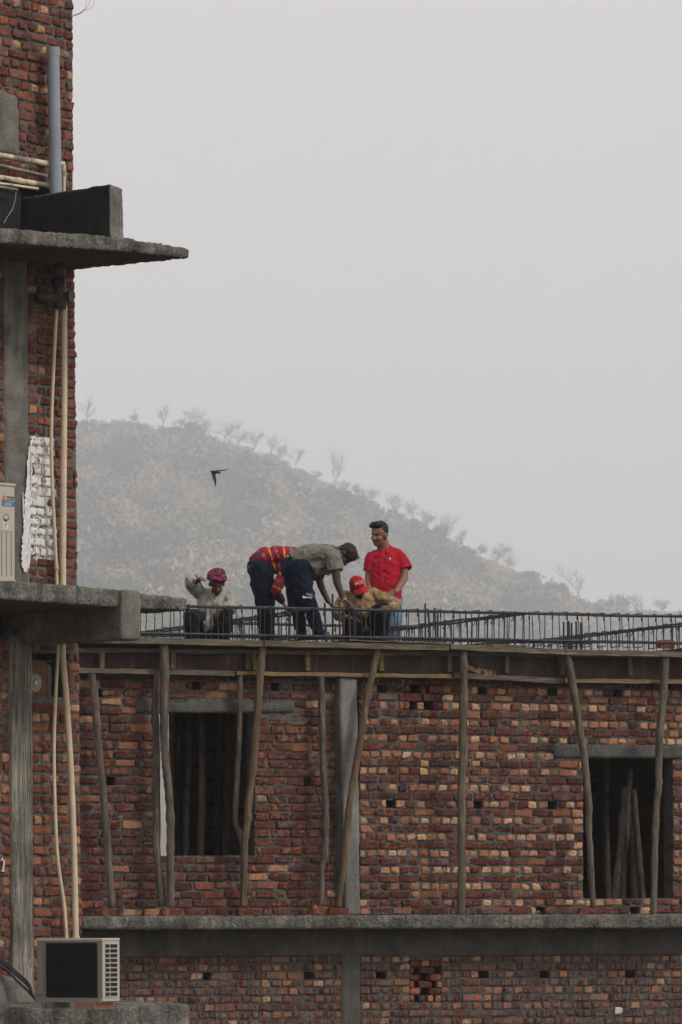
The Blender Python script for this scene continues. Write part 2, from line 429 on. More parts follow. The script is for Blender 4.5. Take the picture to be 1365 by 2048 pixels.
def lay(P, parent, holes, n, bond, colour, seed=1, mat='brick', limit=300, lo=0.0, hi=None, pick=None, proud=.004, gap=.018, b0=0.0, b1=None):
    """lay courses of single bricks; the largest `limit` become objects, the rest one joined part"""
    r = random.Random(seed); todo = []; hi = P.A if hi is None else hi
    b1 = P.B if b1 is None else b1; ch = (b1 - b0) / n
    for i in range(n):
        b = b0 + (i + .5) * ch
        spans = [(lo, hi)]
        for h in holes:
            if h[2] - ch * .3 < b < h[3] + ch * .3:
                nx = []
                for p, q in spans:
                    if h[1] <= p or h[0] >= q: nx.append((p, q)); continue
                    if h[0] > p: nx.append((p, h[0]))
                    if h[1] < q: nx.append((h[1], q))
                spans = nx
        for p, q in spans:
            a = p + .004; first = True
            while q - a > .03:
                k = bond(i, r)
                l = {'s': .226, 'h': .106, 't': .16}[k] * r.uniform(.93, 1.03)
                if first and r.random() < .5: l *= r.uniform(.5, .95)
                first = False
                rest = q - a - .004
                if rest < l * 1.02 or rest - l < .045: l = rest
                l = min(l, rest)
                if l > .26: l *= .5
                if l < .03: break
                am = a + l / 2; q0 = P.uz(am, b); s_ = (P.uz(am + .1, b).y - q0.y) / .1
                c = colour(k if l > .15 or k == 'h' else 'h', r, am, b, i)
                a += l + gap * r.uniform(.6, 1.5)
                if c is None: continue
                m4 = brick_mat4(P.pl, q0.x, P.w + proud + r.uniform(-.007, .008), q0.y + r.uniform(-.004, .004), l, ch / .09 * r.uniform(.82, 1.0), r, s_)
                todo.append((l, m4, c))
    todo.sort(key=lambda t: -t[0])
    for l, m4, c in todo[:limit]:
        cm = M[mat] if len(c) < 4 else c[3]
        place_brick('brick', m4, l, c[:3], parent, r, None if cm is M['brick'] else cm)
    if len(todo) > limit:
        vs = []; fs = []; cs = []
        for l, m4, c in todo[limit:]:
            me = r.choice(VAR[kind_of(l)]); k = len(vs)
            vs += [m4 @ v.co for v in me.vertices]; fs += [tuple(x + k for x in p.vertices) for p in me.polygons]
            cs += [c[:3]] * len(me.vertices)
        mb = MB(); mb.add(vs, fs); me = mb.mesh('header_bricks'); paint(me, cs)
        o = link('header_bricks', me, M[mat + '_far'], parent); o['kind'] = 'stuff'
    return todo

def english(par, mess=.1):
    def f(i, r):
        k = 'h' if (i + par) % 2 else 's'
        if r.random() < mess: k = 'h' if k == 's' else k
        return k
    return f
def running(i, r):
    return 'h' if r.random() < .08 else ('t' if r.random() < .1 else 's')
def col_main(k, r, a, b, i):
    if k == 'h' :
        x = r.random(); v = r.uniform(.68, 1.0) if x < .72 else (r.uniform(.2, .5) if x < .95 else r.uniform(0, .1))
        return (v, r.uniform(.1, .6), r.uniform(0, .3))
    x = r.random(); v = r.uniform(.1, .36) if x < .88 else r.uniform(.42, .75)
    return (v, r.uniform(.2, .9) if r.random() < .55 else .05, r.uniform(0, .35) if r.random() < .85 else .9)
def col_run(k, r, a, b, i):
    x = r.random()
    v = r.uniform(.12, .42) if x < .86 else r.uniform(.5, .9)
    return (v, r.uniform(.3, 1) if r.random() < .55 else .1, r.uniform(0, .4) if r.random() < .88 else .95)
def col_low(k, r, a, b, i):
    x = r.random()
    v = (r.uniform(.5, .95) if x < .5 else r.uniform(.1, .4)) if k == 'h' else (r.uniform(.05, .35) if x < .85 else r.uniform(.4, .8))
    return (v, r.uniform(.1, .6), r.uniform(.15, .6))
def col_left(k, r, a, b, i):
    x = r.random()
    if k == 'h': v = r.uniform(.5, .9) if x < .55 else r.uniform(.2, .5)
    else: v = r.uniform(.2, .5) if x < .8 else r.uniform(.5, .75)
    return (v, r.uniform(.1, .7), r.uniform(0, .6))

# ------------------------------------------------------------------ ground
gm = MB(); S_ = 5500; GZ = -6.2
gm.add([(-S_, -300, GZ), (S_, -300, GZ), (S_, 5000, GZ), (-S_, 5000, GZ)], [(0, 1, 2, 3)])
M['earth'] = mat_concrete('dry_earth', (.10, .085, .06), (.15, .13, .095), (.2, .175, .135), .25, .3)
tag(gm.build('ground', M['earth']), 'dry brown earth below the buildings', kind='structure')

# ------------------------------------------------------------------ the brick building with the formwork deck
DECK = 2.84; HAZE_DENSITY = 0.00027
base = MAIN.pt(0, 0, GZ)
BLD = thing('brick_building', base, 'long unplastered red brick building under construction below the workers', 'building')
PA = Panel(MAIN, (160, 1836), (680, 1832), (680, 1350), (160, 1342))
PB = Panel(MAIN, (720, 1832), (1420, 1829), (1420, 1366), (720, 1352))
PC = Panel(MAIN, (165, 2090), (684, 2085), (684, 1912), (165, 1915), -.05)
PD = Panel(MAIN, (722, 2083), (1420, 2080), (1420, 1910), (722, 1912), -.05)
def snap(P, h, n, small):
    ch = P.B / n
    if small:
        i = int(round((h[2] + h[3]) / 2 / ch - .5)); return (h[0], h[1], (i + .02) * ch, (i + .98) * ch)
    return (h[0], h[1], round(h[2] / ch) * ch, h[3])
def put(P, pts, wpx=17, hpx=14):
    return [P.rect(x - wpx / 2, y - hpx / 2, x + wpx / 2, y + hpx / 2) for x, y in pts]
winA = PA.rect(311, 1424, 510, 1713); winB = PB.rect(1168, 1514, 1348, 1796)
linA = PA.rect(272, 1405, 590, 1425); linB = PB.rect(1110, 1489, 1420, 1516)
jalB = PB.rect(810, 1358, 886, 1426)
hA = [winA, linA] + put(PA, [(197, 1378), (393, 1379), (552, 1378), (222, 1567), (617, 1572)])
hB = [winB, linB, jalB] + put(PB, [(765, 1377), (966, 1380), (1106, 1381), (1238, 1386), (783, 1603), (957, 1604), (1106, 1606), (1083, 1817), (1271, 1818)], 19, 15)
jalD = PD.rect(820, 1920, 884, 2000)
hC = put(PC, [(415, 1951), (618, 1949)]); hD = [jalD] + put(PD, [(763, 1946), (968, 1945), (1090, 1946), (1262, 1946)], 20, 13)
hA = [snap(PA, hA[0], 28, 0), hA[1]] + [snap(PA, h, 28, 1) for h in hA[2:]]; linA = hA[1]
hB = [snap(PB, hB[0], 29, 0), hB[1], hB[2]] + [snap(PB, h, 29, 1) for h in hB[3:]]; linB = hB[1]
jalB = (hB[2][0], hB[2][1], PB.B * 25 / 29, PB.B); hB[2] = jalB; jalD = (hD[0][0], hD[0][1], PD.B * 5 / 11, PD.B * 10.4 / 11); hD[0] = jalD
hC = [snap(PC, h, 11, 1) for h in hC]; hD = [hD[0]] + [snap(PD, h, 11, 1) for h in hD[1:]]
pA = core('brick_panel', PA, BLD, [h for h in hA if h is not linA], [M['mortar'], M['inner_brick']])
pB = core('brick_panel', PB, BLD, [h for h in hB if h is not linB], [M['mortar'], M['inner_brick']])
pC = core('brick_panel', PC, BLD, hC, [M['mortar_wet'], M['inner_brick']], amp=.016, base=-.010)
pD = core('brick_panel', PD, BLD, hD, [M['mortar_wet'], M['inner_brick']], amp=.016, base=-.010)
tag(pA, 'brick wall panel of stretchers round the left window'); tag(pB, 'brick wall panel with pale header courses round the right window')
tag(pC, 'lower brick panel left of the pier with cement runs'); tag(pD, 'lower brick panel right of the pier with cement runs')
lay(PA, pA, hA, 28, running, col_run, 3, hi=PA.ab(672, 1600)[0])
lay(PB, pB, hB, 29, english(0, .05), col_main, 4)
lay(PC, pC, hC, 11, english(0, .25), col_low, 5, 'brick_drip')
lay(PD, pD, hD, 11, english(1, .25), col_low, 6, 'brick_drip')
# honeycomb vents: single bricks with open gaps between them
M['stamped'] = mat_brick('stamped_brick')
def vent(P, pan, R_, rows, seed):
    r = random.Random(seed); a0, a1, b0, b1 = R_; n = len(rows); ch = (b1 - b0) / n
    for i, row in enumerate(reversed(rows)):
        b = b0 + (i + .5) * ch
        for (s0, s1, v) in row:
            l = (s1 - s0) * (a1 - a0); am = a0 + (s0 + s1) / 2 * (a1 - a0); q = P.uz(am, b)
            place_brick('brick', brick_mat4(P.pl, q.x, P.w + .002, q.y, l, ch / .082, r), l, (v, .3, .15), pan, r)
vent(PB, pB, jalB, [[(.0, .48, .12), (.5, .97, .3)], [(0, .14, .5), (.4, .56, .3), (.66, .99, .45)], [(0, .47, .3), (.49, .96, .15), ], [(0, .14, .6), (.34, .5, .85), (.76, .98, .3)]], 3)
vent(PD, pD, jalD, [[(0, .33, .3), (.37, .6, .8), (.64, 1, .2)], [(0, .14, .3), (.28, .8, .2)], [(0, .34, .2), (.62, 1, .5)], [(0, .14, .6), (.28, .7, .25), (.86, 1, .8)], [(0, .34, .75), (.62, 1, .15)], [(0, .14, .7), (.3, .5, .2), (.56, .74, .8), (.82, 1, .8)]], 4)
# one loose white tile-like brick in the lower wall
q = PD.ab(1237, 2022); u_, z_ = PD.uz(*q)
M['white_brick'] = mat_plain('pale_block', (.5, .49, .46), .9, 0, .2, 20)
ob = place_brick('brick', brick_mat4(MAIN, u_, -.03, z_, .09, 1.0), .09, (.9, 0, 0), pD, RND, M['white_brick']); ob['label'] = 'pale whitish block'

# lintels, pier, slab, band
def px_solid(name, pl, px4, w0, w1, mat, parent, voxel=.02, amps=((14, .006), (45, .004)), it=2):
    """a block standing from w0 to w1 whose outline at w1 has the four pixel corners BL, BR, TR, TL"""
    mb = MB(); c = [pl.uz(*q, w1) for q in px4]
    mb.hexa([pl.pt(c[0][0], w1, c[0][1]), pl.pt(c[1][0], w1, c[1][1]), pl.pt(c[1][0], w0, c[1][1]), pl.pt(c[0][0], w0, c[0][1]),
             pl.pt(c[3][0], w1, c[3][1]), pl.pt(c[2][0], w1, c[2][1]), pl.pt(c[2][0], w0, c[2][1]), pl.pt(c[3][0], w0, c[3][1])])
    return rough_solid(name, mb, voxel, amps, mat, parent, it)
tag(px_solid('lintel', MAIN, [(272, 1426), (590, 1425), (590, 1405), (272, 1404)], -.2, .014, M['lintel'], BLD), 'long grey concrete lintel over the left window')
tag(px_solid('lintel', MAIN, [(1108, 1516), (1420, 1518), (1420, 1492), (1108, 1488)], -.2, .016, M['lintel'], BLD), 'grey concrete lintel over the right window')
tag(px_solid('column', MAIN, [(692, 1832), (723, 1832), (716, 1354), (679, 1353)], -.2, .14, M['concrete_col'], BLD, .025, ((5, .008), (30, .004))), 'grey concrete column between the two windows')
tag(px_solid('column', MAIN, [(683, 2090), (724, 2090), (722, 1900), (681, 1900)], -.25, -.035, M['mortar_wet'], BLD, .025, ((5, .01), (30, .006))), 'cement smeared pier in the lower wall')
tag(px_solid('floor_slab', MAIN, [(166, 1860), (1430, 1857), (1430, 1829), (166, 1834)], -4.6, .42, M['concrete_rough'], BLD, .024, ((5, .008), (28, .009), (60, .010)), 0), 'rough edged concrete floor slab under the props')
tag(px_solid('ring_beam', MAIN, [(160, 1916), (1430, 1912), (1430, 1853), (160, 1855)], -.25, -.03, M['mortar_wet'], BLD, .03, ((6, .008), (24, .008))), 'grey cement beam below the slab edge')
# rooms behind the windows
mb = MB(); uL, uR = -3.2, 4.8
zf, zc = -.05, 2.77
uo1 = MAIN.uz(352, 1570, -3.8)[0]; uo0 = uo1 - .75
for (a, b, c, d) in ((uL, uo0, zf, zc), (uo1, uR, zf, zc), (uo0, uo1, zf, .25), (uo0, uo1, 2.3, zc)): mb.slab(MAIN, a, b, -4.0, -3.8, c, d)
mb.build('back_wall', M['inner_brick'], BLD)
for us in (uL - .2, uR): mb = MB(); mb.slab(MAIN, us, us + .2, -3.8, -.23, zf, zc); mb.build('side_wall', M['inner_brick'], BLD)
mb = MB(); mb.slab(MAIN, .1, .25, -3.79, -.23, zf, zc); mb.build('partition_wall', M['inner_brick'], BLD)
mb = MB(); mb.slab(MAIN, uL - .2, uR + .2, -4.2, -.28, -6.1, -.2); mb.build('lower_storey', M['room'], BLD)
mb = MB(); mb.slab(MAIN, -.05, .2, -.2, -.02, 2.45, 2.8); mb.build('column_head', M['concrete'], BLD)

# ------------------------------------------------------------------ formwork deck on top
FW = thing('deck_formwork', MAIN.pt(0, .2, DECK - .4), 'timber formwork deck with plank edge and shuttering boards on the brick wall', 'formwork')
def bar_px(name, a, b, th, w0, w1, mat, end0=0.0, end1=0.0, amp=.004):
    """a plank whose top front edge runs from pixel a to pixel b at stand-off w1"""
    ua, za = MAIN.uz(*a, w1); ub, zb = MAIN.uz(*b, w1); mb = MB(); n = max(3, int((ub - ua) / .12))
    r = random.Random(int(a[0] * 7 + a[1])); vs = []; fs = []
    for i in range(n + 1):
        t = i / n; u = ua + (ub - ua) * t; z = za + (zb - za) * t
        j = [r.uniform(-amp, amp) for _ in range(4)]
        vs += [MAIN.pt(u, w1 + j[0], z - th + j[1]), MAIN.pt(u, w0, z - th + j[1]), MAIN.pt(u, w0, z + j[2]), MAIN.pt(u, w1 + j[3], z + j[2])]
    for i in range(n):
        for k in range(4):
            fs.append((i * 4 + k, i * 4 + (k + 1) % 4, i * 4 + 4 + (k + 1) % 4, i * 4 + 4 + k))
    fs += [(3, 2, 1, 0), tuple(n * 4 + k for k in range(4))]
    mb.add(vs, fs); return mb.build(name, mat, FW)
for a, b, m in (((176, 1273), (527, 1281), 'plank'), ((530, 1281), (899, 1289), 'plank'), ((902, 1288), (1131, 1298.5), 'plank'), ((1133, 1299), (1430, 1304), 'plank')):
    bar_px('edge_plank', a, b, .062, -.1, .36, M[m])
bar_px('edge_plank', (700, 1279.5), (905, 1286), .012, -.05, .375, M['plank'])
bar_px('edge_plank', (985, 1288.5), (1045, 1291), .018, .1, .33, M['plank'])
for a, b, m, th in (((150, 1336), (470, 1342), 'plank', .05), ((474, 1342), (527, 1343.5), 'plank_new', .04), ((529, 1343.5), (905, 1349), 'plank_new', .042), ((907, 1346), (1128, 1357), 'plank', .055), ((1131, 1357.5), (1430, 1360), 'plank_new', .045)):
    bar_px('bottom_batten', a, b, th, .09, .17, M[m])
for a, b in (((150, 1296), (1430, 1309)),): bar_px('top_batten', a, b, .045, .10, .16, M['plank'])
for x0, x1, m in ((150, 345, 'ply'), (347, 610, 'ply'), (612, 764, 'ply'), (766, 900, 'ply_grey'), (903, 1126, 'ply_grey'), (1128, 1430, 'ply')):
    bar_px('shutter_board', (x0, 1290 + (x0 - 150) * .012), (x1, 1290 + (x1 - 150) * .012), .33, .07, .095, M[m], amp=.001)
for x, y, dx, m in ((203, 1301, 0, 'cleat'), (345, 1302, 0, 'cleat'), (496, 1304, -1, 'cleat'), (506, 1304, 3, 'plank_new'), (614, 1305, 1, 'plank_new'), (762, 1306, 0, 'plank_new'), (898, 1308, 0, 'cleat'), (1013, 1310, 0, 'cleat'), (1123, 1313, 0, 'cleat'), (1258, 1314, 2, 'cleat')):
    p0 = MAIN.at(x, y, .14); p1 = MAIN.at(x + dx, y + 36, .14); mb = MB()
    d = (p1 - p0) / 2; mb.box((p0 + p1) / 2, MAIN.e * .024, MAIN.n * .03, d); mb.build('cleat', M[m], FW)
mb = MB(); mb.slab(MAIN, -3.3, 4.9, -6.4, -.11, DECK - .065, DECK - .01); mb.build('deck_sheet', M['ply_grey'], FW)
mb = MB(); mb.slab(MAIN, -3.3, 4.9, -.11, .1, DECK - .045, DECK - .02); mb.build('beam_bottom_board', M['ply_grey'], FW)
# a torn paper strip caught on the shuttering
mb = MB(); r_ = random.Random(5); a0 = MAIN.uz(934, 1336, .12); a1 = MAIN.uz(990, 1349, .12)
vs = []
for i in range(9):
    t = i / 8; u = a0[0] + (a1[0] - a0[0]) * t; z = a0[1] + (a1[1] - a0[1]) * t
    vs += [MAIN.pt(u, .125 + r_.uniform(0, .02), z - .03 + r_.uniform(-.008, .008)), MAIN.pt(u, .125 + r_.uniform(0, .02), z + .03 + r_.uniform(-.012, .012))]
mb.add(vs, [(2 * i, 2 * i + 2, 2 * i + 3, 2 * i + 1) for i in range(8)]); me = mb.mesh('sack')
n = N('torn_sack'); an = n.noise(n.pos(), 9, 3); M['sack'] = n.done(n.ramp(an, [(.4, (.14, .03, .035)), (.5, (.34, .25, .1)), (.6, (.12, .03, .035))]), .8)
me = evaluated(me, [('SOLIDIFY', dict(thickness=.004))])
tag(link('torn_sack', me, M['sack'], None), 'torn red and yellow sack strip stuck to the shuttering beside a prop', 'sack')

# ------------------------------------------------------------------ wooden props
def prop(pts, r0, r1, wt, wb, label, mat='prop', seed=0, name='wooden_prop', group='wooden props holding the formwork'):
    n = len(pts); P3 = []
    y0, y1 = pts[0][1], pts[-1][1]
    for (x, y) in pts:
        t = (y - y0) / (y1 - y0); P3.append(MAIN.at(x, y, wt + (wb - wt) * t))
    fine = []; rad = []; rr = random.Random(seed)
    for i in range(n - 1):
        for k in range(5):
            t = k / 5; p0 = P3[max(i - 1, 0)]; p1 = P3[i]; p2 = P3[i + 1]; p3 = P3[min(i + 2, n - 1)]
            q = .5 * ((2 * p1) + (p2 - p0) * t + (2 * p0 - 5 * p1 + 4 * p2 - p3) * t * t + (3 * p1 - p0 - 3 * p2 + p3) * t ** 3)
            s = (i + t) / (n - 1); fine.append(q); rad.append((r0 + (r1 - r0) * s) * rr.uniform(.93, 1.07) * (1.16 if rr.random() < .05 else 1))
    fine.append(P3[-1]); rad.append(r1)
    mb = MB(); mb.tube(fine, [q * 1.1 for q in rad], 12, 0, None, .2, seed)
    o = mb.build(name, M[mat], None, True); o['label'] = label; o['category'] = 'prop'; o['group'] = group
    return o
prop([(183, 1345), (190, 1400), (196, 1470), (204, 1560), (211, 1640), (217, 1720), (224, 1818)], .036, .034, .13, .25, 'pole prop leaning rightward, nearest the left building', seed=1)
prop([(313.7, 1346), (312, 1396), (310, 1414), (312, 1456), (313.6, 1510), (313, 1570), (313.6, 1630), (313.6, 1690), (316.7, 1735), (325.7, 1814)], .034, .037, .13, .22, 'stout pole prop against the left edge of the left window', seed=2)
prop([(327.8, 1287), (329.3, 1330), (329.3, 1375), (328, 1420), (328.7, 1480), (331.7, 1525), (336.2, 1570), (339.8, 1615), (341.3, 1660), (340.7, 1720), (341.6, 1765), (341.6, 1818)], .044, .034, .28, .3, 'tall crooked pole prop crossing the bright gap of the left window', seed=3)
prop([(481, 1346), (480, 1405), (479.7, 1450), (477, 1510), (474, 1570), (470.7, 1630), (472.8, 1651), (480, 1669), (484.8, 1690), (487, 1715), (490, 1812)], .027, .026, .13, .16, 'thin kinked pole prop in the right half of the left window', seed=4)
prop([(525.4, 1292), (522, 1330), (517.9, 1390), (512, 1465), (505.9, 1540), (498.3, 1600), (494.7, 1645), (489.3, 1690), (489.3, 1720), (487.8, 1780), (487.8, 1814)], .040, .034, .28, .3, 'brown pole prop leaning left along the right edge of the left window', 'prop_brown', 5)
prop([(642, 1352), (644, 1405), (645.6, 1472), (647.6, 1540), (651.7, 1607), (652.3, 1658), (650.7, 1708), (644.9, 1735), (643.2, 1776), (642.2, 1813)], .034, .028, .13, .25, 'wavy pole prop just left of the concrete column', seed=6)
prop([(756, 1291), (747.7, 1337), (736, 1388), (725.8, 1455), (715.7, 1513), (706.3, 1567), (698.9, 1614), (692.8, 1674), (688.7, 1725), (682, 1776), (677, 1816)], .038, .028, .28, .3, 'pole prop slanting across the face of the concrete column', 'prop_brown', 7)
prop([(927, 1299), (927.4, 1354), (928, 1405), (926.4, 1472), (927.4, 1523), (924, 1573), (924, 1641), (923.7, 1708), (924, 1759), (922, 1832)], .043, .040, .28, .33, 'straight upright pole prop in the middle of the right brick panel', seed=8)
prop([(1134, 1307), (1142, 1345), (1150, 1389), (1157, 1440), (1167.5, 1502), (1174, 1560), (1178.7, 1611), (1177.7, 1655), (1181, 1696), (1182.8, 1747), (1188, 1818)], .042, .031, .28, .3, 'dark pole prop leaning over the left edge of the right window', seed=9)
prop([(1331, 1307), (1328.6, 1372), (1324, 1433.5), (1319.8, 1491.5), (1317.4, 1542.6), (1318.4, 1570), (1314, 1611), (1311.6, 1662), (1310, 1713), (1308.9, 1764), (1308, 1833)], .040, .034, .28, .33, 'rightmost pole prop, in front of the right window opening', seed=10)
GI = 'poles standing inside the rooms'
for k, (pts, wt, wb, lab) in enumerate((
    ([(377, 1430), (378, 1520), (374, 1600), (372, 1712)], -1.2, -1.0, 'pale crooked pole inside the left window, nearest its bright gap'),
    ([(356, 1430), (355, 1560), (357, 1712)], -2.2, -2.2, 'dark upright pole inside the left window beside its bright gap'),
    ([(444, 1430), (438, 1560), (434, 1712)], -2.0, -2.0, 'brown pole in the middle of the left window room'),
    ([(402, 1428), (404, 1560), (401, 1712)], -.9, -.8, 'straight dim pole inside the left window, right of the pale crooked one'),
    ([(461, 1428), (457, 1560), (452, 1712)], -1.1, -1.0, 'dim leaning pole inside the left window nearest the kinked prop'),
    ([(1214, 1516), (1213, 1650), (1217, 1795)], -1.6, -1.4, 'dim pole just behind the prop inside the right window'),
    ([(1249, 1576), (1242, 1680), (1231, 1795)], -1.0, -.7, 'sawn pale pole leaning right inside the right window'),
    ([(1261, 1540), (1254, 1650), (1244, 1795)], -1.3, -.9, 'longest of the poles leaning together inside the right window'),
    ([(1268, 1580), (1276, 1680), (1286, 1795)], -1.0, -.8, 'pole leaning left inside the right window, against the longest one'),
    ([(1258, 1600), (1264, 1690), (1270, 1795)], -1.5, -1.2, 'back pole between the crossed poles inside the right window'))):
    u0, z0 = MAIN.uz(*pts[-1], wb); u1, z1 = MAIN.uz(*pts[-2], (wt + wb) / 2)
    prop(pts + [(pts[-1][0] + (pts[-1][0] - pts[-2][0]) * .25, pts[-1][1] + 30)], .034, .038, wt, wb, lab, 'prop_brown' if k in (2, 3, 7) else 'prop', 20 + k, 'wooden_pole', GI)

# loose bricks under the props and on the deck
def loose(px0, py0, px1, py1, w, lab, rz=0.0, ry=0.0, col=(.3, .5, .1), group='loose bricks under the props'):
    u0, z0 = MAIN.uz(px0, py1, w); u1, z1 = MAIN.uz(px1, py0, w)
    l = u1 - u0; k = kind_of(l)
    m4 = (Matrix.Translation(MAIN.pt((u0 + u1) / 2, w, (z0 + z1) / 2)) @ Matrix.Rotation(MAIN.ang + rz, 4, 'Z') @ Matrix.Rotation(ry, 4, 'Y') @ Matrix.Diagonal((l / LEN[k], 1.05, (z1 - z0) / BH, 1)))
    o = place_brick('brick', m4, l, col, None, RND); tag(o, lab, 'brick', group); return o
loose(200, 1817, 231, 1834, .3, 'loose brick under the leaning prop nearest the left building')
loose(322, 1817, 364, 1834, .3, 'loose brick under the crooked prop of the left window bright gap', col=(.35, .8, .1))
loose(474, 1818, 510, 1834, .3, 'loose brick under the joined feet of two props by the left window')
loose(618, 1813, 655, 1832, .28, 'broken tilted brick under the wavy prop left of the column', .2, .12, (.45, .8, .1))
loose(656, 1816, 697, 1832, .32, 'loose dark red brick under the slanting prop at the column foot', col=(.36, .1, 0))
loose(1157, 1818, 1200, 1832, .32, 'loose brick under the dark prop at the right window', col=(.34, .2, .1))
loose(1316, 1281.5, 1346, 1297, .1, 'orange brick lying on the deck under the rebar cage', col=(.48, .2, .3), group='loose bricks on the deck')

# mortar and brick crumbs along the slab edge
rr_ = random.Random(77); cr = MB(); zs_ = MAIN.uz(700, 1830.5, .42)[1]
for k in range(150):
    u = rr_.uniform(-2.9, 4.5); s_ = rr_.uniform(.008, .024) * (1.5 if rr_.random() < .12 else 1); c_ = MAIN.pt(u, rr_.uniform(.2, .41), zs_ + s_ * .4)
    q = [Vector((rr_.uniform(.6, 1.3) * a, rr_.uniform(.6, 1.3) * b, rr_.uniform(.4, .9) * c)) * s_ for a, b, c in ((1, 0, 0), (-1, .2, 0), (0, 1, 0), (.2, -1, 0), (0, .1, 1), (.1, 0, -1))]
    cr.add([c_ + v for v in q], [(0, 2, 4), (2, 1, 4), (1, 3, 4), (3, 0, 4), (2, 0, 5), (1, 2, 5), (3, 1, 5), (0, 3, 5)], 1 if rr_.random() < .35 else 0)
M['crumb_red'] = mat_plain('brick_crumb', (.17, .055, .032), .95)
tag(cr.build('rubble', [M['mortar'], M['crumb_red']]), 'grey and red rubble crumbs along the slab edge', 'rubble', kind='stuff')

# ------------------------------------------------------------------ rebar cages on the deck
ZT, ZB = 3.235, 2.915
BAR = .0108
def stirrup_mesh(wd, ht, r=.0057):
    mb = MB(); h = wd / 2
    pts = [(0, -h, 0), (0, h, 0), (0, h, ht), (0, -h, ht), (0, -h, 0)]
    for a, b in zip(pts, pts[1:]): mb.tube([a, b], r, 6)
    mb.tube([(0, -h, ht), (.006, -h + .035, ht - .075)], r, 5); mb.tube([(0, -h, ht), (-.006, -h + .01, ht - .085)], r, 5)
    me = mb.mesh('stirrup'); me.materials.append(M['rebar']); return me
def cage(p0, p1, wd, zt, zb, spacing, label, seed, extra=0.0, drop=.05):
    r = random.Random(seed); d = (p1 - p0); L = d.length; d = d / L; s = Vector((-d.y, d.x, 0)); ang = atan2(d.y, d.x)
    t = thing('rebar_cage', (p0 + p1) / 2 * Vector((1, 1, 0)).x if False else Vector(((p0.x + p1.x) / 2, (p0.y + p1.y) / 2, zb)), label, 'rebar', 'beam rebar cages on the deck')
    for sgn in (-1, 1):
        for z, rr in ((zt - .012, BAR), (zb + .012, BAR)):
            mb = MB(); n = int(L / .3); pts = []
            for i in range(n + 1):
                q = p0 + d * ((L + extra * (sgn > 0)) * i / n) + s * (sgn * (wd / 2 - .012)) + Vector((0, 0, z + r.uniform(-.004, .004)))
                pts.append(q)
            mb.tube(pts, rr * r.uniform(.95, 1.2), 7); mb.build('long_bar', M['rebar'], t)
    me = stirrup_mesh(wd, zt - zb + drop); x = .06; inv = Matrix.Translation(-LOC[t.name])
    while x < L:
        o = bpy.data.objects.new('stirrup', me); COL.objects.link(o)
        p = p0 + d * x
        o.parent = t; o.matrix_parent_inverse = inv
        o.location = (p.x, p.y, zb - drop + r.uniform(-.004, .008))
        o.rotation_euler = (r.uniform(-.03, .03), r.uniform(-.05, .05), ang + r.uniform(-.12, .12))
        x += spacing * r.uniform(.75, 1.25)
    mb = MB()
    for k in range(int(L / .14)):                          # tie-wire ends
        q = p0 + d * r.uniform(0, L) + s * (r.choice((-1, 1)) * wd / 2) + Vector((0, 0, r.choice((zt, zt, zb + .02))))
        mb.tube([q, q + Vector((r.uniform(-.03, .03), r.uniform(-.02, .02), r.uniform(-.05, .045)))], .0022, 4)
    mb.build('tie_wires', M['rebar'], t)['kind'] = 'stuff'
    return t
def flat(v): return Vector((v.x, v.y, 0))
u_l = MAIN.uz(235, 1212, .05)[0]; u_r = 4.75
cage(flat(MAIN.pt(u_l, .07, 0)), flat(MAIN.pt(u_r, .07, 0)), .20, ZT, ZB, .16, 'longest rebar cage, running along the front edge of the deck', 1)
uB = MAIN.uz(1030, 1212, -.1)[0]; uA = MAIN.uz(618, 1213, -.1)[0]; uC = MAIN.uz(1455, 1236, -.1)[0]
cage(flat(MAIN.pt(uA, -.15, 0)), flat(MAIN.pt(uA - .12, -5.0, 0)), .2, ZT - .01, ZB, .21, 'cross rebar cage behind the squatting turbaned worker', 2)
cage(flat(MAIN.pt(uB, -.02, 0)), flat(MAIN.pt(uB - .05, -5.0, 0)), .2, ZT, ZB, .21, 'cross rebar cage running back to the right of the cap-wearing worker', 3)
cage(flat(MAIN.pt(uC, -.15, 0)), flat(MAIN.pt(uC - .05, -5.0, 0)), .2, ZT - .01, ZB, .21, 'cross rebar cage sloping in from the right edge of the photo', 4)
cage(flat(MAIN.pt(u_l + .2, -5.0, 0)), flat(MAIN.pt(u_r + 1, -5.0, 0)), .2, ZT, ZB, .22, 'rear rebar cage parallel to the front one, low behind the workers', 5)
cage(flat(MAIN.pt(uA - .1, -2.3, 0)), flat(MAIN.pt(uB - .02, -2.3, 0)), .2, ZT - .02, ZB, .2, 'middle rebar cage beside the standing man in jeans', 6)
def starters(spec, w, lab):
    x0 = sum(s[0] for s in spec) / len(spec); b = MAIN.at(x0, 1285, w)
    t = thing('starter_bars', Vector((b.x, b.y, DECK - .3)), lab, 'rebar', 'column starter bars')
    for k, (x, y, dw) in enumerate(spec):
        p = MAIN.at(x, y, w + dw); q = Vector((p.x + .01 * (k % 3 - 1), p.y, DECK - .3)); mb = MB()
        mb.tube([q, (p + q) / 2 + Vector((.004, 0, 0)), p], .0105, 8); mb.build('upright_bar', M['starter'] if x < 800 else M['rebar'], t)
starters([(665.6, 1188, .0), (679, 1199, -.2), (698, 1184, .02), (688, 1215, -.1), (650, 1206, -.25), (708, 1222, -.2)], -.02, 'rusty upright bars in front of the cap-wearing worker')
starters([(1128, 1244, 0), (1136, 1244, -.1), (1138.5, 1243, 0), (1144, 1246, -.1), (1153, 1243, 0), (1162, 1245, -.15)], -.1, 'cluster of short upright bars above the dark leaning prop')
starters([(851, 1207, -.1), (858, 1222, -.2), (870, 1216, -.05), (876, 1226, -.2)], -.1, 'upright bars a little right of the standing man')
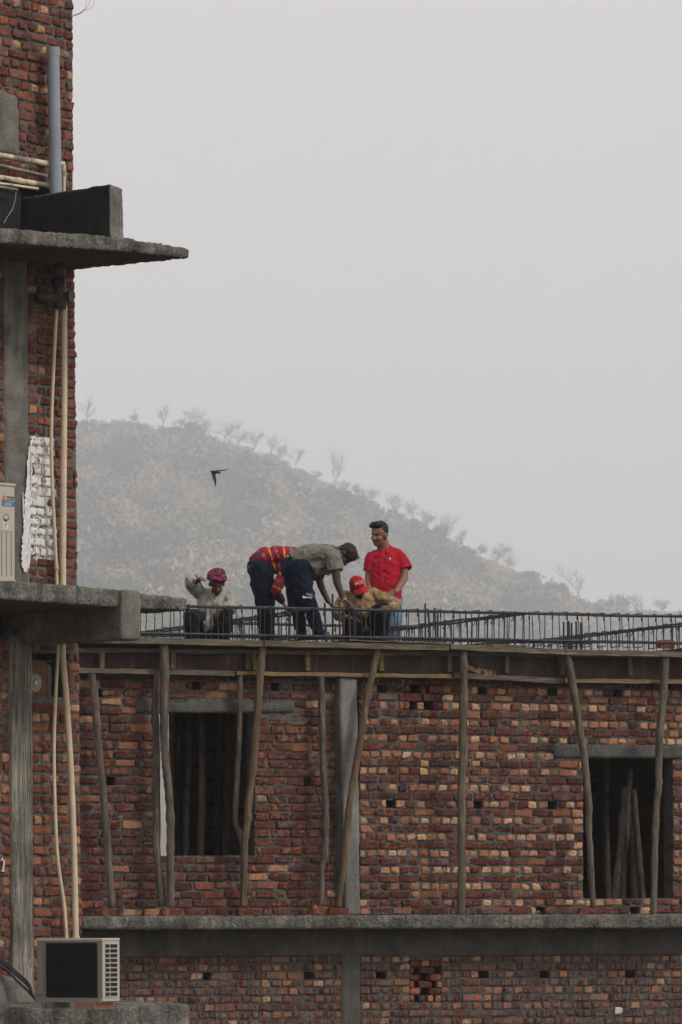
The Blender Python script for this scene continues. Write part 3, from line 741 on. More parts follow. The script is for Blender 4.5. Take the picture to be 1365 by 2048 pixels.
# ------------------------------------------------------------------ the nearer brick building at the left edge
LB = thing('corner_building', LEFT.pt(-1, 0, GZ), 'taller unplastered brick building at the left edge with jutting concrete slabs', 'building')
PU = Panel(LEFT, (-110, 333), (148, 385), (145.5, -159), (-112, -224))
PM = Panel(LEFT, (-110, 1164), (157, 1180), (150, 520), (-110, 480))
PL = Panel(LEFT, (-110, 2070), (165, 2060), (159, 1285), (-110, 1275))
MM = [M['mortar'], M['inner_brick']]
def mat_mortar_painted():
    n = N('mortar_partly_whitewashed'); p = n.pos(); a = n.noise(p, 4, 6, .62); b = n.noise(p, 60, 3, .6)
    col = n.mix(.55, n.ramp(a, [(.28, (.062, .06, .056)), (.5, (.12, .115, .107)), (.74, (.19, .182, .168))]), n.ramp(b, [(.25, (.35,) * 3), (.7, (1.25,) * 3)]), 'MULTIPLY')
    q0 = LEFT.at(64, 1000, 0); q1 = LEFT.at(106, 1000, 0); zt_, zb_ = LEFT.uz(85, 874)[1], LEFT.uz(85, 1128)[1]
    sp = n.t.nodes.new('ShaderNodeSeparateXYZ'); n.set(sp.inputs[0], p)
    w_ = n.math('MULTIPLY', n.math('SUBTRACT', n.noise(p, 8, 4, .7), .5), .16)
    x_ = n.math('ADD', sp.outputs[0], w_); z_ = n.math('ADD', sp.outputs[2], w_)
    m = n.math('MULTIPLY', n.math('MULTIPLY', n.math('GREATER_THAN', x_, q0.x), n.math('LESS_THAN', x_, q1.x)), n.math('MULTIPLY', n.math('GREATER_THAN', z_, zb_), n.math('LESS_THAN', z_, zt_)))
    m = n.math('MULTIPLY', m, n.ramp(n.noise(p, 30, 4, .7), [(.42, 0), (.5, .85)]))
    col = n.mix(m, col, (.56, .56, .56)); n.bump(n.math('ADD', n.math('MULTIPLY', a, .6), n.math('MULTIPLY', b, .5)), .9, .02); return n.done(col, .9)
hU = []; cU = [PU.rect(-110, 175, 38, 312)]
cM = [PM.rect(9, 430, 60, 1250)]
ventL = PL.rect(63, 1305, 137, 1395); cL = [PL.rect(22, 1150, 69, 2150)]
pU = core('brick_panel', PU, LB, hU, MM, amp=.012); pM = core('brick_panel', PM, LB, [], [mat_mortar_painted(), M['inner_brick']], amp=.012); pL = core('brick_panel', PL, LB, [ventL], MM, depth=.35, amp=.012)
tag(pU, 'brick wall above the highest slab'); tag(pM, 'brick wall between the two upper slabs, partly painted white'); tag(pL, 'brick wall below the middle slab with a square vent')
lay(PU, pU, cU, 27, english(0, .12), col_left, 31)
M['brick_white'] = None
def mat_whitepaint():
    n = N('white_painted_brick'); p = n.pos()
    a = n.noise(p, 14, 6, .7); b = n.noise(n.mapv(p, (30, 30, 2)), 1.5, 4, .6)
    f = n.ramp(n.math('ADD', n.math('MULTIPLY', a, .6), n.math('MULTIPLY', b, .4)), [(.53, 0), (.57, 1)])
    col = n.mix(f, (.62, .62, .62), (.17, .05, .03)); n.bump(a, .5, .01); return n.done(col, .8)
M['brick_white'] = mat_whitepaint()
wr = PM.rect(64, 872, 106, 1120)
def col_mid(k, r, a, b, i):
    c = col_left(k, r, a, b, i)
    if wr[0] < a < wr[1] and wr[2] < b < wr[3]: return (*c, M['brick_white'])
    if a > PM.ab(104, 900)[0]: c = (r.uniform(.36, .56), .4, .4 * r.random())
    return c
lay(PM, pM, cM, 33, english(0, .15), col_mid, 32)
lay(PL, pL, cL + [ventL], 38, english(1, .15), col_left, 33)
tag(px_solid('column', LEFT, [(-110, 290), (40, 312), (38, 190), (-110, 140)], -.2, .03, M['concrete'], LB, .03), 'grey column stub above the highest slab')
tag(px_solid('column', LEFT, [(14, 1172), (63, 1176), (58, 520), (8, 515)], -.2, .03, M['concrete'], LB, .03), 'dark weathered concrete column above the middle slab')
tag(px_solid('column', LEFT, [(28, 2070), (73, 2070), (66, 1270), (20, 1268)], -.2, .035, M['concrete_board'], LB, .03), 'pale streaked board-marked concrete column below the middle slab')
px_solid('plinth', LEFT, [(-120, 2040), (71, 2032), (66, 1962), (-120, 1925)], .0, .16, M['concrete'], LB, .03)
mb = MB(); mb.slab(LEFT, .0, .2, -3.0, -.23, GZ, 8.75); mb.build('return_wall', M['inner_brick'], LB)
mb = MB(); mb.slab(LEFT, -3.0, -1.66, -.22, -.02, -1.05, 8.75); mb.build('side_wall', M['inner_brick'], LB)
mb = MB(); mb.slab(LEFT, -3.0, .19, -.5, -.36, GZ, 8.75); mb.build('inner_wall', M['room'], LB)
mb = MB(); mb.slab(LEFT, -3.0, .06, -.34, -.03, GZ, -1.1); mb.build('lower_wall', M['inner_brick'], LB)

def plan(v):
    r = v - LEFT.O; return r.dot(LEFT.e), r.dot(LEFT.n)
def slab_poly(name, poly, zb, zt, mat, label, voxel=.024, amps=((5, .008), (26, .009), (60, .009))):
    n = len(poly); mb = MB()
    zt = zt if hasattr(zt, '__len__') else [zt] * n
    vs = [LEFT.pt(u, w_, zb) for u, w_ in poly] + [LEFT.pt(u, w_, z) for (u, w_), z in zip(poly, zt)]
    fs = [tuple(reversed(range(n))), tuple(range(n, 2 * n))] + [(i, (i + 1) % n, n + (i + 1) % n, n + i) for i in range(n)]
    mb.add(vs, fs); me = mb.mesh('m'); bm = bmesh.new(); bm.from_mesh(me); bmesh.ops.recalc_face_normals(bm, faces=bm.faces); bm.to_mesh(me); bm.free()
    me = evaluated(me, [('REMESH', dict(mode='VOXEL', voxel_size=voxel)), ('SMOOTH', dict(factor=.5, iterations=1))]); roughen(me, amps)
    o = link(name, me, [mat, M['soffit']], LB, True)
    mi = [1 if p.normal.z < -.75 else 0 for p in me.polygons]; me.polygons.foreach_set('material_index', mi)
    return tag(o, label)
zu = LEFT.uz(150, 540)[1]
e1, e2, e3 = [plan(at_height(*q, zu)) for q in ((0, 485), (245, 503), (380, 516))]
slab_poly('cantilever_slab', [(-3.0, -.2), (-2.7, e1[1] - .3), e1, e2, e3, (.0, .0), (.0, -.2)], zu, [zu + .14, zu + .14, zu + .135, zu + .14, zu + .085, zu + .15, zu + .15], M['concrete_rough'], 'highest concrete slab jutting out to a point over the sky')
# upstand on it
uu, wu = plan(at_height(249, 466, zu + .14)); wu -= .15; uu += .18; zs1 = LEFT.wz(222, 366, uu - .2)[1]
mb = MB(); us0, us1 = uu - .2, uu
mb.hexa([LEFT.pt(us0, wu, zu + .05), LEFT.pt(us1, wu, zu + .05), LEFT.pt(us1, 0, zu + .05), LEFT.pt(us0, 0, zu + .05),
         LEFT.pt(us0, wu, zs1), LEFT.pt(us1, wu - .01, zs1 - .015), LEFT.pt(us1, 0, zs1 - .02), LEFT.pt(us0, 0, zs1 - .02)])
me = remeshed(mb, .024, 2); roughen(me, ((7, .008), (30, .006)))
o = link('upstand', me, [M['concrete'], M['concrete_black']], LB, True); tag(o, 'black stained upstand wall on the highest slab')
me.polygons.foreach_set('material_index', [1 if p.normal.dot(LEFT.e) < -.5 else 0 for p in me.polygons])
mb = MB(); mb.slab(LEFT, -3.0, us0 - .004, -.15, .06, zu + .05, LEFT.uz(20, 377, .06)[1])
rough_solid('upstand_return', mb, .026, ((7, .008), (30, .005)), M['concrete_black'], LB)
# a fine pale wire down the black face
mb = MB(); fpts = [(32, 384), (30, 402), (24, 420), (14, 434), (8, 446)]
mb.tube([LEFT.at(x, y, .085) for x, y in fpts], .0035, 5)
tag(mb.build('wire', mat_plain('pale_wire', (.3, .3, .3), .6)), 'thin pale wire hanging down the black upstand', 'wire')

# middle slab with its beam
wt_ = 1.29; ut_, zm = LEFT.uz(380, 1222, wt_)
zmt = LEFT.uz(380, 1197, wt_)[1]
m1 = plan(at_height(0, 1199, zm)); m2 = plan(at_height(240, 1201, zm))
ub1, zb_ = None, None
bw = 1.20; ub1, zb_ = LEFT.uz(284, 1281, bw); ub0 = LEFT.uz(246, 1274, bw)[0]
slab_poly('cantilever_slab', [(-3.0, -.2), (-2.7, m1[1] - .3), m1, (ub0 - .05, bw - .04), (ub1, bw - .06), (ut_, wt_ - .02), (.03, .0), (.03, -.2)], zm, [zmt + .05] * 4 + [zmt + .03, zmt, zmt + .05, zmt + .05], M['concrete_rough'], 'middle concrete slab jutting out level with the workers\' deck')
mb = MB(); mb.slab(LEFT, ub0, ub1, -.2, bw, zb_, zmt + .045)
rough_solid('cantilever_beam', mb, .026, ((6, .008), (30, .006)), M['concrete'], LB)
# lowest slab with the second unit
zl = -.80; l1 = plan(at_height(0, 2018, zl)); lt = plan(at_height(384, 2009, zl))
lm = plan(at_height(262, 2012, zl))
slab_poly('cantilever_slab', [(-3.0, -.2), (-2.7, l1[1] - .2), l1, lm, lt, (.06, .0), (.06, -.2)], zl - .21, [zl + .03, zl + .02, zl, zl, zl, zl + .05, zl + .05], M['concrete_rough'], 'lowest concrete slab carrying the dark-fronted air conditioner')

# vent: fan box inside
M['carton'] = mat_plain('brown_board', (.20, .085, .03), .8, 0, .3, 6)
M['fanwhite'] = mat_plain('white_plastic', (.55, .53, .48), .5)
fb = LEFT.at(64, 1396, -.12)
FB = thing('exhaust_fan', fb, 'brown fan box with round white grille inside the square vent hole', 'fan')
x0u, x1u = LEFT.uz(50, 1365, -.12)[0], LEFT.uz(92, 1365, -.12)[0]; zf0, zf1 = LEFT.uz(70, 1400, -.12)[1], LEFT.uz(70, 1322, -.12)[1]
mb = MB(); mb.slab(LEFT, x0u, x1u, -.32, -.12, zf0, zf1); mb.build('box', M['carton'], FB)
cu, cz = LEFT.uz(70, 1366, -.115)
mb = MB()
for rr in (.075, .058, .042): mb.tube([LEFT.pt(cu + rr * cos(k * pi / 12), -.11, cz + rr * sin(k * pi / 12)) for k in range(25)], .0055, 5)
for k in range(6): mb.tube([LEFT.pt(cu, -.11, cz), LEFT.pt(cu + .075 * cos(k * pi / 3 + .3), -.11, cz + .075 * sin(k * pi / 3 + .3))], .003, 4)
mb.build('grille', M['fanwhite'], FB)
mb = MB(); mb.tube([LEFT.pt(cu, -.118, cz), LEFT.pt(cu, -.10, cz)], .024, 16); mb.build('hub', M['fanwhite'], FB)
mb = MB(); xa, xb = LEFT.uz(90, 1360, -.15)[0], LEFT.uz(103, 1360, -.15)[0]; mb.slab(LEFT, xa + .01, xb, -.3, -.14, zf0, zf1 - .01); rough_solid('side_block', mb, .02, ((20, .01),), M['concrete'], LB)
mb = MB(); mb.tube([LEFT.at(60, 1320, -.05), LEFT.at(104, 1323, -.05)], .006, 6); tag(mb.build('rod', mat_plain('rusty_rod', (.12, .05, .02), .7)), 'thin rusty rod across the top of the vent hole', 'rod')

# ------------------------------------------------------------------ pipes
def pipe(name, pts, w_, r, mat, label, group=None, seg=14, cat='pipe', rad=None):
    ws = w_ if hasattr(w_, '__len__') else [w_] * len(pts)
    P3 = [LEFT.at(x, y, q) for (x, y), q in zip(pts, ws)]; n = len(P3); fine = []; rr = []
    for i in range(n - 1):
        for k in range(6):
            t = k / 6; p0 = P3[max(i - 1, 0)]; p1 = P3[i]; p2 = P3[i + 1]; p3 = P3[min(i + 2, n - 1)]
            fine.append(.5 * ((2 * p1) + (p2 - p0) * t + (2 * p0 - 5 * p1 + 4 * p2 - p3) * t * t + (3 * p1 - p0 - 3 * p2 + p3) * t ** 3))
    fine.append(P3[-1]); t_ = thing(name, P3[-1], label, cat, group)
    mb = MB(); mb.tube(fine, r, seg); mb.build('pipe_run', M[mat], t_, True)
    return t_, fine
def collar(t_, a, b, r, mat, name='socket', seg=16):
    mb = MB(); mb.tube([a, b], r, seg); return mb.build(name, M[mat], t_)
t_, f_ = pipe('drain_pipe', [(106, 97), (108, 200), (110, 300), (112, 400)], .14, .054, 'pvc_grey', 'thick grey plastic drain pipe rising above the highest slab', None, 20)
collar(t_, LEFT.at(106, 94, .14), LEFT.at(106.5, 112, .14), .0585, 'pvc_grey', 'socket', 20)
t_, f_ = pipe('water_pipe', [(119, 329), (125, 326), (127.5, 333), (127.5, 395)], .1, .0165, 'pvc_cream', 'short cream pipe with an elbow right of the grey drain pipe')
collar(t_, LEFT.at(127.5, 331, .1), LEFT.at(127.5, 350, .1), .0215, 'pvc_dirty')
GH = 'dirty cream pipes running along the upper wall'
for k, (a, b, r, ww, lab) in enumerate((((-110, 291), (95, 327), .027, .08, 'thickest dirty grey-cream pipe, topmost of the wall pipes'), ((-110, 305), (93, 351), .014, .08, 'thin dirty pipe, second from the top of the wall pipes'),
        ((-110, 336), (98, 371), .025, .09, 'thick cream pipe in the middle of the five wall pipes'), ((-110, 351), (76, 377), .0125, .12, 'thin clean cream pipe, second lowest of the wall pipes'), ((-110, 355), (34, 379), .0115, .16, 'lowest thin pipe, just above the black upstand'))):
    t_, f_ = pipe('wall_pipe', [a, ((a[0] + b[0]) / 2, (a[1] + b[1]) / 2), b], ww, r, 'pvc_dirty' if k != 3 else 'pvc_cream', lab, GH)
    q = f_[-6]; d_ = (f_[-1] - f_[-2]).normalized(); i_ = int(len(f_) * (.62, .58, .66, .68, .7)[k]); collar(t_, f_[i_], f_[i_] + d_ * .05, r * 1.18, 'pvc_dirty')
    if k in (0, 1, 2): collar(t_, f_[-1] - d_ * .03, f_[-1], r * 1.15, 'pvc_dirty', 'end_socket')
T_ = thing('drain_fitting', LEFT.at(120, 616, .14), 'dark grey plastic drain fitting hanging under the highest slab', 'pipe')
mb = MB(); mb.tube([LEFT.at(117.5, 515, .14), LEFT.at(118.5, 560, .14)], .05, 20); mb.build('pipe_run', M['pvc_dark'], T_, True)
mb = MB(); mb.tube([LEFT.at(118.5, 556, .14), LEFT.at(120, 617, .14)], .056, 20); mb.build('tee_body', M['pvc_dark'], T_, True)
pa = LEFT.at(119, 594, .14); mb = MB(); mb.tube([pa, LEFT.at(76, 593, .10)], .046, 18); mb.build('side_branch', M['pvc_dark'], T_, True)
mb = MB(); mb.tube([pa, pa + LEFT.e * .03 + LEFT.n * .09 ], .04, 18); mb.build('access_neck', M['pvc_dark'], T_, True)
mb = MB(); mb.tube([pa + LEFT.e * .028 + LEFT.n * .085, pa + LEFT.e * .034 + LEFT.n * .105], .047, 18); mb.build('access_cap', M['pvc_dark'], T_)
t_, f_ = pipe('water_pipe', [(128.5, 610), (128.5, 800), (127, 1000), (126, 1120), (126, 1172), (125, 1295), (133, 1400), (142, 1550), (148, 1700), (152, 1890)], [.1] * 5 + [.14] * 5, .027, 'pvc_cream', 'thick cream pipe running down the left building to the lower air conditioner')
collar(t_, LEFT.at(151.3, 1872, .14), LEFT.at(152, 1890, .14), .034, 'pvc_cream')
t_, f_ = pipe('water_pipe', [(114, 610), (108, 720), (103, 850), (104, 950), (110, 1080), (114, 1172), (116, 1295), (111, 1400), (108, 1520), (114, 1700), (128, 1810), (134, 1892)], [.08] * 6 + [.12] * 6, .0155, 'pvc_cream', 'thin bowed cream pipe beside the thick one')
for a, b in (((112.5, 1128), (113, 1138)), ((127.5, 1806), (129, 1822))): collar(t_, LEFT.at(*a, .09), LEFT.at(*b, .09), .0195, 'pvc_cream')
for k, (dy, r) in enumerate(((0, .013), (9, .011), (-5, .010))):
    t_, f_ = pipe('refrigerant_hose', [(-60, 1898 + dy), (5, 1927 + dy), (35, 1952 + dy * 1.2), (58, 1974 + dy * 1.2), (68, 1996), (84, 2004)], [.2, .22, .28, .36, .42, .42], r, 'black', ('middle', 'lowest', 'topmost')[k] + ' of the black hoses reaching the lower air conditioner', 'black hoses at the lower left', 8, 'hose')
# dry twig at the top edge of the wall
mb = MB(); tw = [(147, 31), (155, 28), (160, 26), (168, 20)]; mb.tube([LEFT.at(x, y, .0) for x, y in tw], .005, 5)
for br in ([(168, 20), (176, 12), (180, 2), (181, -8)], [(168, 20), (172, 10), (173, -6)], [(170, 19), (180, 17), (187, 9), (189, -6)]): mb.tube([LEFT.at(x, y, .0) for x, y in br], .0018, 4)
tag(mb.build('dry_twig', mat_plain('twig', (.06, .05, .04), .9)), 'dry wiry twig sticking out of the wall at the top', 'twig')

# white paint brushed on the column
mb = MB(); r_ = random.Random(8); strips = [[(60, 905, 5), (58, 960, 6.5), (56, 1000, 8), (54, 1040, 9), (52, 1080, 9), (50, 1110, 10), (51, 1130, 8), (52, 1146, 4)], [(63, 880, 2.5), (62, 940, 4), (62.5, 985, 2)], [(61, 1066, 1.5), (59.5, 1090, 3.5), (58, 1120, 4), (57, 1138, 2)], [(46, 985, 1), (47, 1010, 1.5), (47, 1040, 1)]]
for st in strips:
    vs = []; k = 0
    for (x, y, h), (x2, y2, h2) in zip(st, st[1:]):
        for j in range(9):
            t = j / 9; xx = x + (x2 - x) * t; yy = y + (y2 - y) * t; hh = h + (h2 - h) * t
            vs += [LEFT.at(xx - hh * r_.uniform(.55, 1.0) , yy, .048), LEFT.at(xx + hh * r_.uniform(.45, .9), yy, .048)]
    n_ = len(vs) // 2; mb.add(vs, [(2 * i, 2 * i + 2, 2 * i + 3, 2 * i + 1) for i in range(n_ - 1)])
M['whitewash'] = mat_plain('white_wash', (.62, .62, .63), .8, 0, .3, 30)
me = evaluated(mb.mesh('whitewash'), [('SOLIDIFY', dict(thickness=.003))])
o = link('whitewash_strokes', me, M['whitewash'], LB); o['kind'] = 'stuff'
mb = MB(); pts = [(2, 1722), (5, 1718), (8, 1722), (7, 1735), (4, 1743), (9, 1742)]; mb.tube([LEFT.at(x, y, .02) for x, y in pts], .009, 5); link('paint_mark', mb.mesh('paint_mark'), M['whitewash'], LB)

# ------------------------------------------------------------------ air conditioners
M['ac'] = mat_plain('beige_enamel', (.40, .37, .32), .45, 0, .08, 2.5); M['ac_grey'] = mat_plain('grey_enamel', (.20, .19, .175), .45, 0, .1, 3)
M['fins'] = mat_plain('dark_fins', (.012, .014, .018), .5, .3, .2, 8); M['red'] = mat_plain('red_print', (.45, .03, .03), .6); M['print'] = mat_plain('dark_print', (.06, .065, .08), .6)
M['blue'] = mat_plain('blue_print', (.04, .16, .36), .6); M['white'] = mat_plain('white_print', (.6, .6, .6), .6)
def ortho(O, X, Z):
    X = X.normalized(); Z = Z.normalized(); Y = Z.cross(X); m = Matrix((X, Y, Z)).transposed().to_4x4(); m.translation = O; return m
# upper unit: face parallel to the wall, mostly out of frame
AW = .52; a_u1, a_zb = LEFT.uz(30.5, 1167, AW); a_zt = LEFT.uz(33, 968, AW)[1]
A1 = thing('air_conditioner', LEFT.pt(a_u1 - .4, AW - .15, a_zb), 'beige outdoor air conditioner unit standing on the middle slab', 'air conditioner')
def bev(mb, name, mat, parent, off=.006, seg=2):
    me = evaluated(mb.mesh(name), [('BEVEL', dict(width=off, segments=seg))]); return link(name, me, M[mat], parent)
mb = MB(); mb.slab(LEFT, a_u1 - .82, a_u1, AW - .32, AW, a_zb + .02, a_zt - .02); bev(mb, 'casing', 'ac', A1, .012)
mb = MB(); mb.slab(LEFT, a_u1 - .83, a_u1 + .006, AW - .33, AW + .008, a_zt - .025, a_zt); bev(mb, 'top_cover', 'ac', A1, .008)
mb = MB(); mb.slab(LEFT, a_u1 - .82, a_u1 - .002, AW - .3, AW + .006, a_zb + .012, a_zb + .03); mb.build('base_rail', M['ac'], A1)
for k in range(2): mb = MB(); mb.slab(LEFT, a_u1 - .75 + k * .6, a_u1 - .68 + k * .6, AW - .3, AW, zmt + .02, a_zb + .013); mb.build('foot', M['ac_grey'], A1)
for xx in (4, 13.5, 23):                                        # pressed ribs on the lower half
    p0 = LEFT.uz(xx, 1064, AW); p1 = LEFT.uz(xx, 1151, AW); mb = MB(); mb.slab(LEFT, p0[0] - .006, p0[0] + .006, AW - .002, AW + .007, p1[1], p0[1]); mb.build('pressed_rib', M['ac'], A1)
    mb = MB(); mb.slab(LEFT, p0[0] - .0085, p0[0] - .006, AW - .002, AW + .0015, p1[1], p0[1]); mb.build('rib_groove', M['ac_grey'], A1)
mb = MB(); p0 = LEFT.uz(15, 1062, AW); mb.slab(LEFT, a_u1 - .8, a_u1 - .03, AW - .002, AW + .005, p0[1] - .004, p0[1] + .004); mb.build('ridge_line', M['ac'], A1)
FACE = Matrix.Rotation(LEFT.ang, 4, 'Z') @ Matrix.Rotation(pi / 2, 4, 'X')
def on_face(me, name, px, py, mat, parent, w_, sx=1.0):
    u, z = LEFT.uz(px, py, w_); me.transform(Matrix.Translation(LEFT.pt(u, w_, z)) @ FACE @ Matrix.Diagonal((sx, 1, 1, 1)))
    return link(name, me, M[mat], parent)
EMB = thing  # (kept short)
lg = MB(); rs = .021
for k in range(3):                                              # three-rhomb emblem
    a = pi / 2 + k * 2 * pi / 3; d1 = Vector((cos(a - pi / 6), sin(a - pi / 6), 0)) * rs; d2 = Vector((cos(a + pi / 6), sin(a + pi / 6), 0)) * rs
    q = [Vector((0, 0, 0)), d1, d1 + d2, d2]
    lm_ = MB(); lm_.add([v + Vector((0, 0, z)) for z in (0, .001) for v in q], [(3, 2, 1, 0), (4, 5, 6, 7), (0, 1, 5, 4), (1, 2, 6, 5), (2, 3, 7, 6), (3, 0, 4, 7)])
    on_face(lm_.mesh('emblem_rhomb'), 'emblem_rhomb', 8.2, 998.5, 'red', A1, AW + .002)
on_face(text_mesh('MITSUBISHI', .024), 'lettering', 21.5, 995, 'print', A1, AW + .002, .80)
on_face(text_mesh('ELECTRIC', .024), 'lettering', 21.3, 1000.3, 'print', A1, AW + .002, .86)
u0, z0 = LEFT.uz(4, 1011.5, AW); u1, z1 = LEFT.uz(29.5, 1004.3, AW)
mb = MB(); mb.slab(LEFT, u0, u1, AW - .001, AW + .0025, z0, z1); mb.build('blue_label', M['blue'], A1)
for k in range(3):
    x_ = 11 + k * 5; g = MB()
    for (a, b, c, d) in ((-.010, -.008, .02, .004), (-.010, .0, .02, .004), (-.010, .008, .02, .004), (-.002, -.009, .004, .02)): g.box((a + c / 2, b, .0005), (c / 2, 0, 0), (0, d / 2, 0), (0, 0, .0005))
    o = on_face(g.mesh('label_glyph'), 'label_glyph', x_, 1008, 'white', A1, AW + .0045); o['kind'] = 'stuff'
mb = MB(); cu, cz = LEFT.uz(12, 1036, AW)
mb.tube([LEFT.pt(cu + .034 * cos(k * pi / 12), AW + .002, cz + .034 * sin(k * pi / 12)) for k in range(25)], .0016, 4); mb.build('sticker_ring', M['print'], A1)
g = MB(); g.add([(-.034, 0, 0), (0, -.03, 0), (.034, 0, 0), (0, -.006, 0), (-.034, 0, .001), (0, -.03, .001), (.034, 0, .001), (0, -.006, .001)], [(0, 3, 2, 1), (4, 5, 6, 7), (0, 1, 5, 4), (1, 2, 6, 5), (2, 3, 7, 6), (3, 0, 4, 7)])
on_face(g.mesh('sticker_fan'), 'sticker_fan', 12, 1037, 'print', A1, AW + .003)
u0, z0 = LEFT.uz(7, 1057, AW); u1, z1 = LEFT.uz(16, 1044, AW); mb = MB(); mb.slab(LEFT, u0, u1, AW - .001, AW + .002, z0, z1); mb.build('sticker', M['white'], A1)
for k, yy in enumerate((1047, 1050.5, 1054)):
    u0, z0 = LEFT.uz(8.5, yy + 1, AW); u1, z1 = LEFT.uz(14.5 - k, yy - .6, AW); mb = MB(); mb.slab(LEFT, u0, u1, AW + .001, AW + .0035, z0, z1); mb.build('sticker_line', M['blue'], A1)
# lower unit: turned end-on, dark fins to the left, louvred end to the right
cz2 = zl + .065; cor = plan(at_height(205, 2003, cz2)); H2 = .51
A2 = thing('air_conditioner', LEFT.pt(cor[0], cor[1], cz2 - .03), 'outdoor air conditioner unit with dark fins and louvred end on the lowest slab', 'air conditioner')
ua, wa = cor; wb2 = LEFT.wz(73, 1950, ua)[0]; ub2 = LEFT.uz(238.5, 1950, wa)[0]
mb = MB(); mb.slab(LEFT, ua, ub2, wb2, wa, cz2, cz2 + H2); bev(mb, 'casing', 'ac_grey', A2, .012)
mb = MB(); mb.slab(LEFT, ua - .006, ub2 + .006, wb2 - .004, wa + .006, cz2 + H2 - .018, cz2 + H2 + .006); bev(mb, 'top_cover', 'ac', A2, .006)
wp0, wp1 = LEFT.wz(94, 1950, ua)[0], LEFT.wz(195, 1950, ua)[0]
mb = MB(); mb.slab(LEFT, ua - .012, ua + .01, wp0, wp1, cz2 + .03, cz2 + H2 - .03); mb.build('fin_panel', M['fins'], A2)
mb = MB()
for k in range(60): ww = wp0 + (wp1 - wp0) * (k + .5) / 60; mb.slab(LEFT, ua - .016, ua - .011, ww - .0016, ww + .0016, cz2 + .035, cz2 + H2 - .035)
mb.build('fins', M['fins'], A2)['kind'] = 'stuff'
mb = MB(); mb.slab(LEFT, ua - .012, ua + .004, wb2 + .015, wp0 - .03, cz2 + .05, cz2 + H2 - .06); bev(mb, 'pressed_panel', 'ac_grey', A2, .008)
mb = MB(); mb.slab(LEFT, ua - .018, ua + .005, wb2 + .005, wa - .004, cz2 - .012, cz2 + .024); mb.build('base_rail', M['ac_grey'], A2)
mb = MB(); mb.slab(LEFT, ua + .001, ub2 - .001, wa - .003, wa + .004, cz2 + .0, cz2 + H2 - .02); mb.build('end_panel', M['ac'], A2)
za, zb2 = cz2 + .035, cz2 + H2 - .04; us = [ua + (ub2 - ua) * t for t in (.16, .40, .46, .86)]
for (p, q, nrow) in ((us[0], us[1], 11), (us[2], us[3], 11)):
    for k in range(nrow):
        h = (zb2 - za) / nrow; mb = MB(); mb.slab(LEFT, p, q, wa + .002, wa + .0065, za + k * h + .006, za + (k + 1) * h - .006); mb.build('louvre_slot', M['fins'], A2)
for k, (p, q) in enumerate(((us[0], us[1]), (us[2], us[3]))):
    for j in range(12):
        h = (zb2 - za) / 11; mb = MB(); mb.slab(LEFT, p - .004, q + .004, wa + .004, wa + .014, za + j * h - .004, za + j * h + .004); mb.build('louvre_bar', M['ac'], A2)
for k, (p, q) in enumerate(((wb2 + .08, wb2 + .2), (wa - .28, wa - .06))):
    mb = MB(); mb.slab(LEFT, ua - .03, ub2, p, q, zl + .0, cz2 - .013); o = mb.build('packing_brick', mat_plain('pinkish_tile', (.28, .14, .10), .9) if k else M['concrete'], None)
    tag(o, ('grey packing block under the wall end of the lower air conditioner', 'flat pinkish tile under the louvred end of the lower air conditioner')[k], 'block')
# ------------------------------------------------------------------ the hill behind
SKY_X = [-1400, -700, -200, 60, 150, 250, 310, 390, 470, 520, 560, 610, 660, 720, 780, 830, 880, 940, 980, 1030, 1080, 1140, 1190, 1260, 1365, 1700, 2300]
SKY_Y = [y - 1 for y in [980, 900, 850, 836, 838, 838, 850, 848, 882, 898, 908, 938, 962, 984, 1014, 1032, 1056, 1092, 1114, 1138, 1160, 1186, 1204, 1218, 1224, 1240, 1290]]
def sky_y(px): return float(np.interp(px, SKY_X, SKY_Y))
RIDGE = 3600.0; FOOT = 1500.0; K = 3600 / 1700; Q = 3600 / 2600
def hill_pt(px, t):
    """t = 0 at the foot, 1 on the crest, beyond 1 down the far side"""
    R_ = RIDGE + 160 * sin(px * .004); y = sky_y(px)
    top = at_depth(px, y, R_); foot = at_depth(px, 1870, FOOT)
    zr = top.z - 4.0
    if t <= 1:
        Y = FOOT + (R_ - FOOT) * t; z = GZ - 2 + (zr - GZ + 2) * (t ** .92)
    else:
        Y = R_ + (t - 1) * 1050; z = zr - (t - 1) ** 1.4 * 370
    d = ray(px, 1820); x = d.x / d.y * Y
    fade = max(0.0, min(1.0, (1 - t) * 8)) if t <= 1 else 1.0
    z += fade * (Q * (8.5 * noise.noise(Vector((x / Q * .0105, Y / Q * .004, 2.0))) + 4.3 * noise.noise(Vector((x / Q * .033, Y / Q * .013, 7.0)))))
    return Vector((x, Y, z))
PXS = np.arange(-1400, 2301, 20); TS = np.concatenate([np.linspace(0, 1, 70), [1.06, 1.2, 1.5]])
vs = [hill_pt(px, t) for t in TS for px in PXS]; na = len(PXS)
fs = [(j * na + i, j * na + i + 1, (j + 1) * na + i + 1, (j + 1) * na + i) for j in range(len(TS) - 1) for i in range(na - 1)]
mb = MB(); mb.add(vs, fs)
M['hillside'] = mat_concrete('hill_soil', (.085, .07, .045), (.16, .125, .085), (.23, .19, .14), .12, .3)
tag(mb.build('hill', M['hillside'], None, True), 'dry hillside rising to the left behind the building', kind='structure')

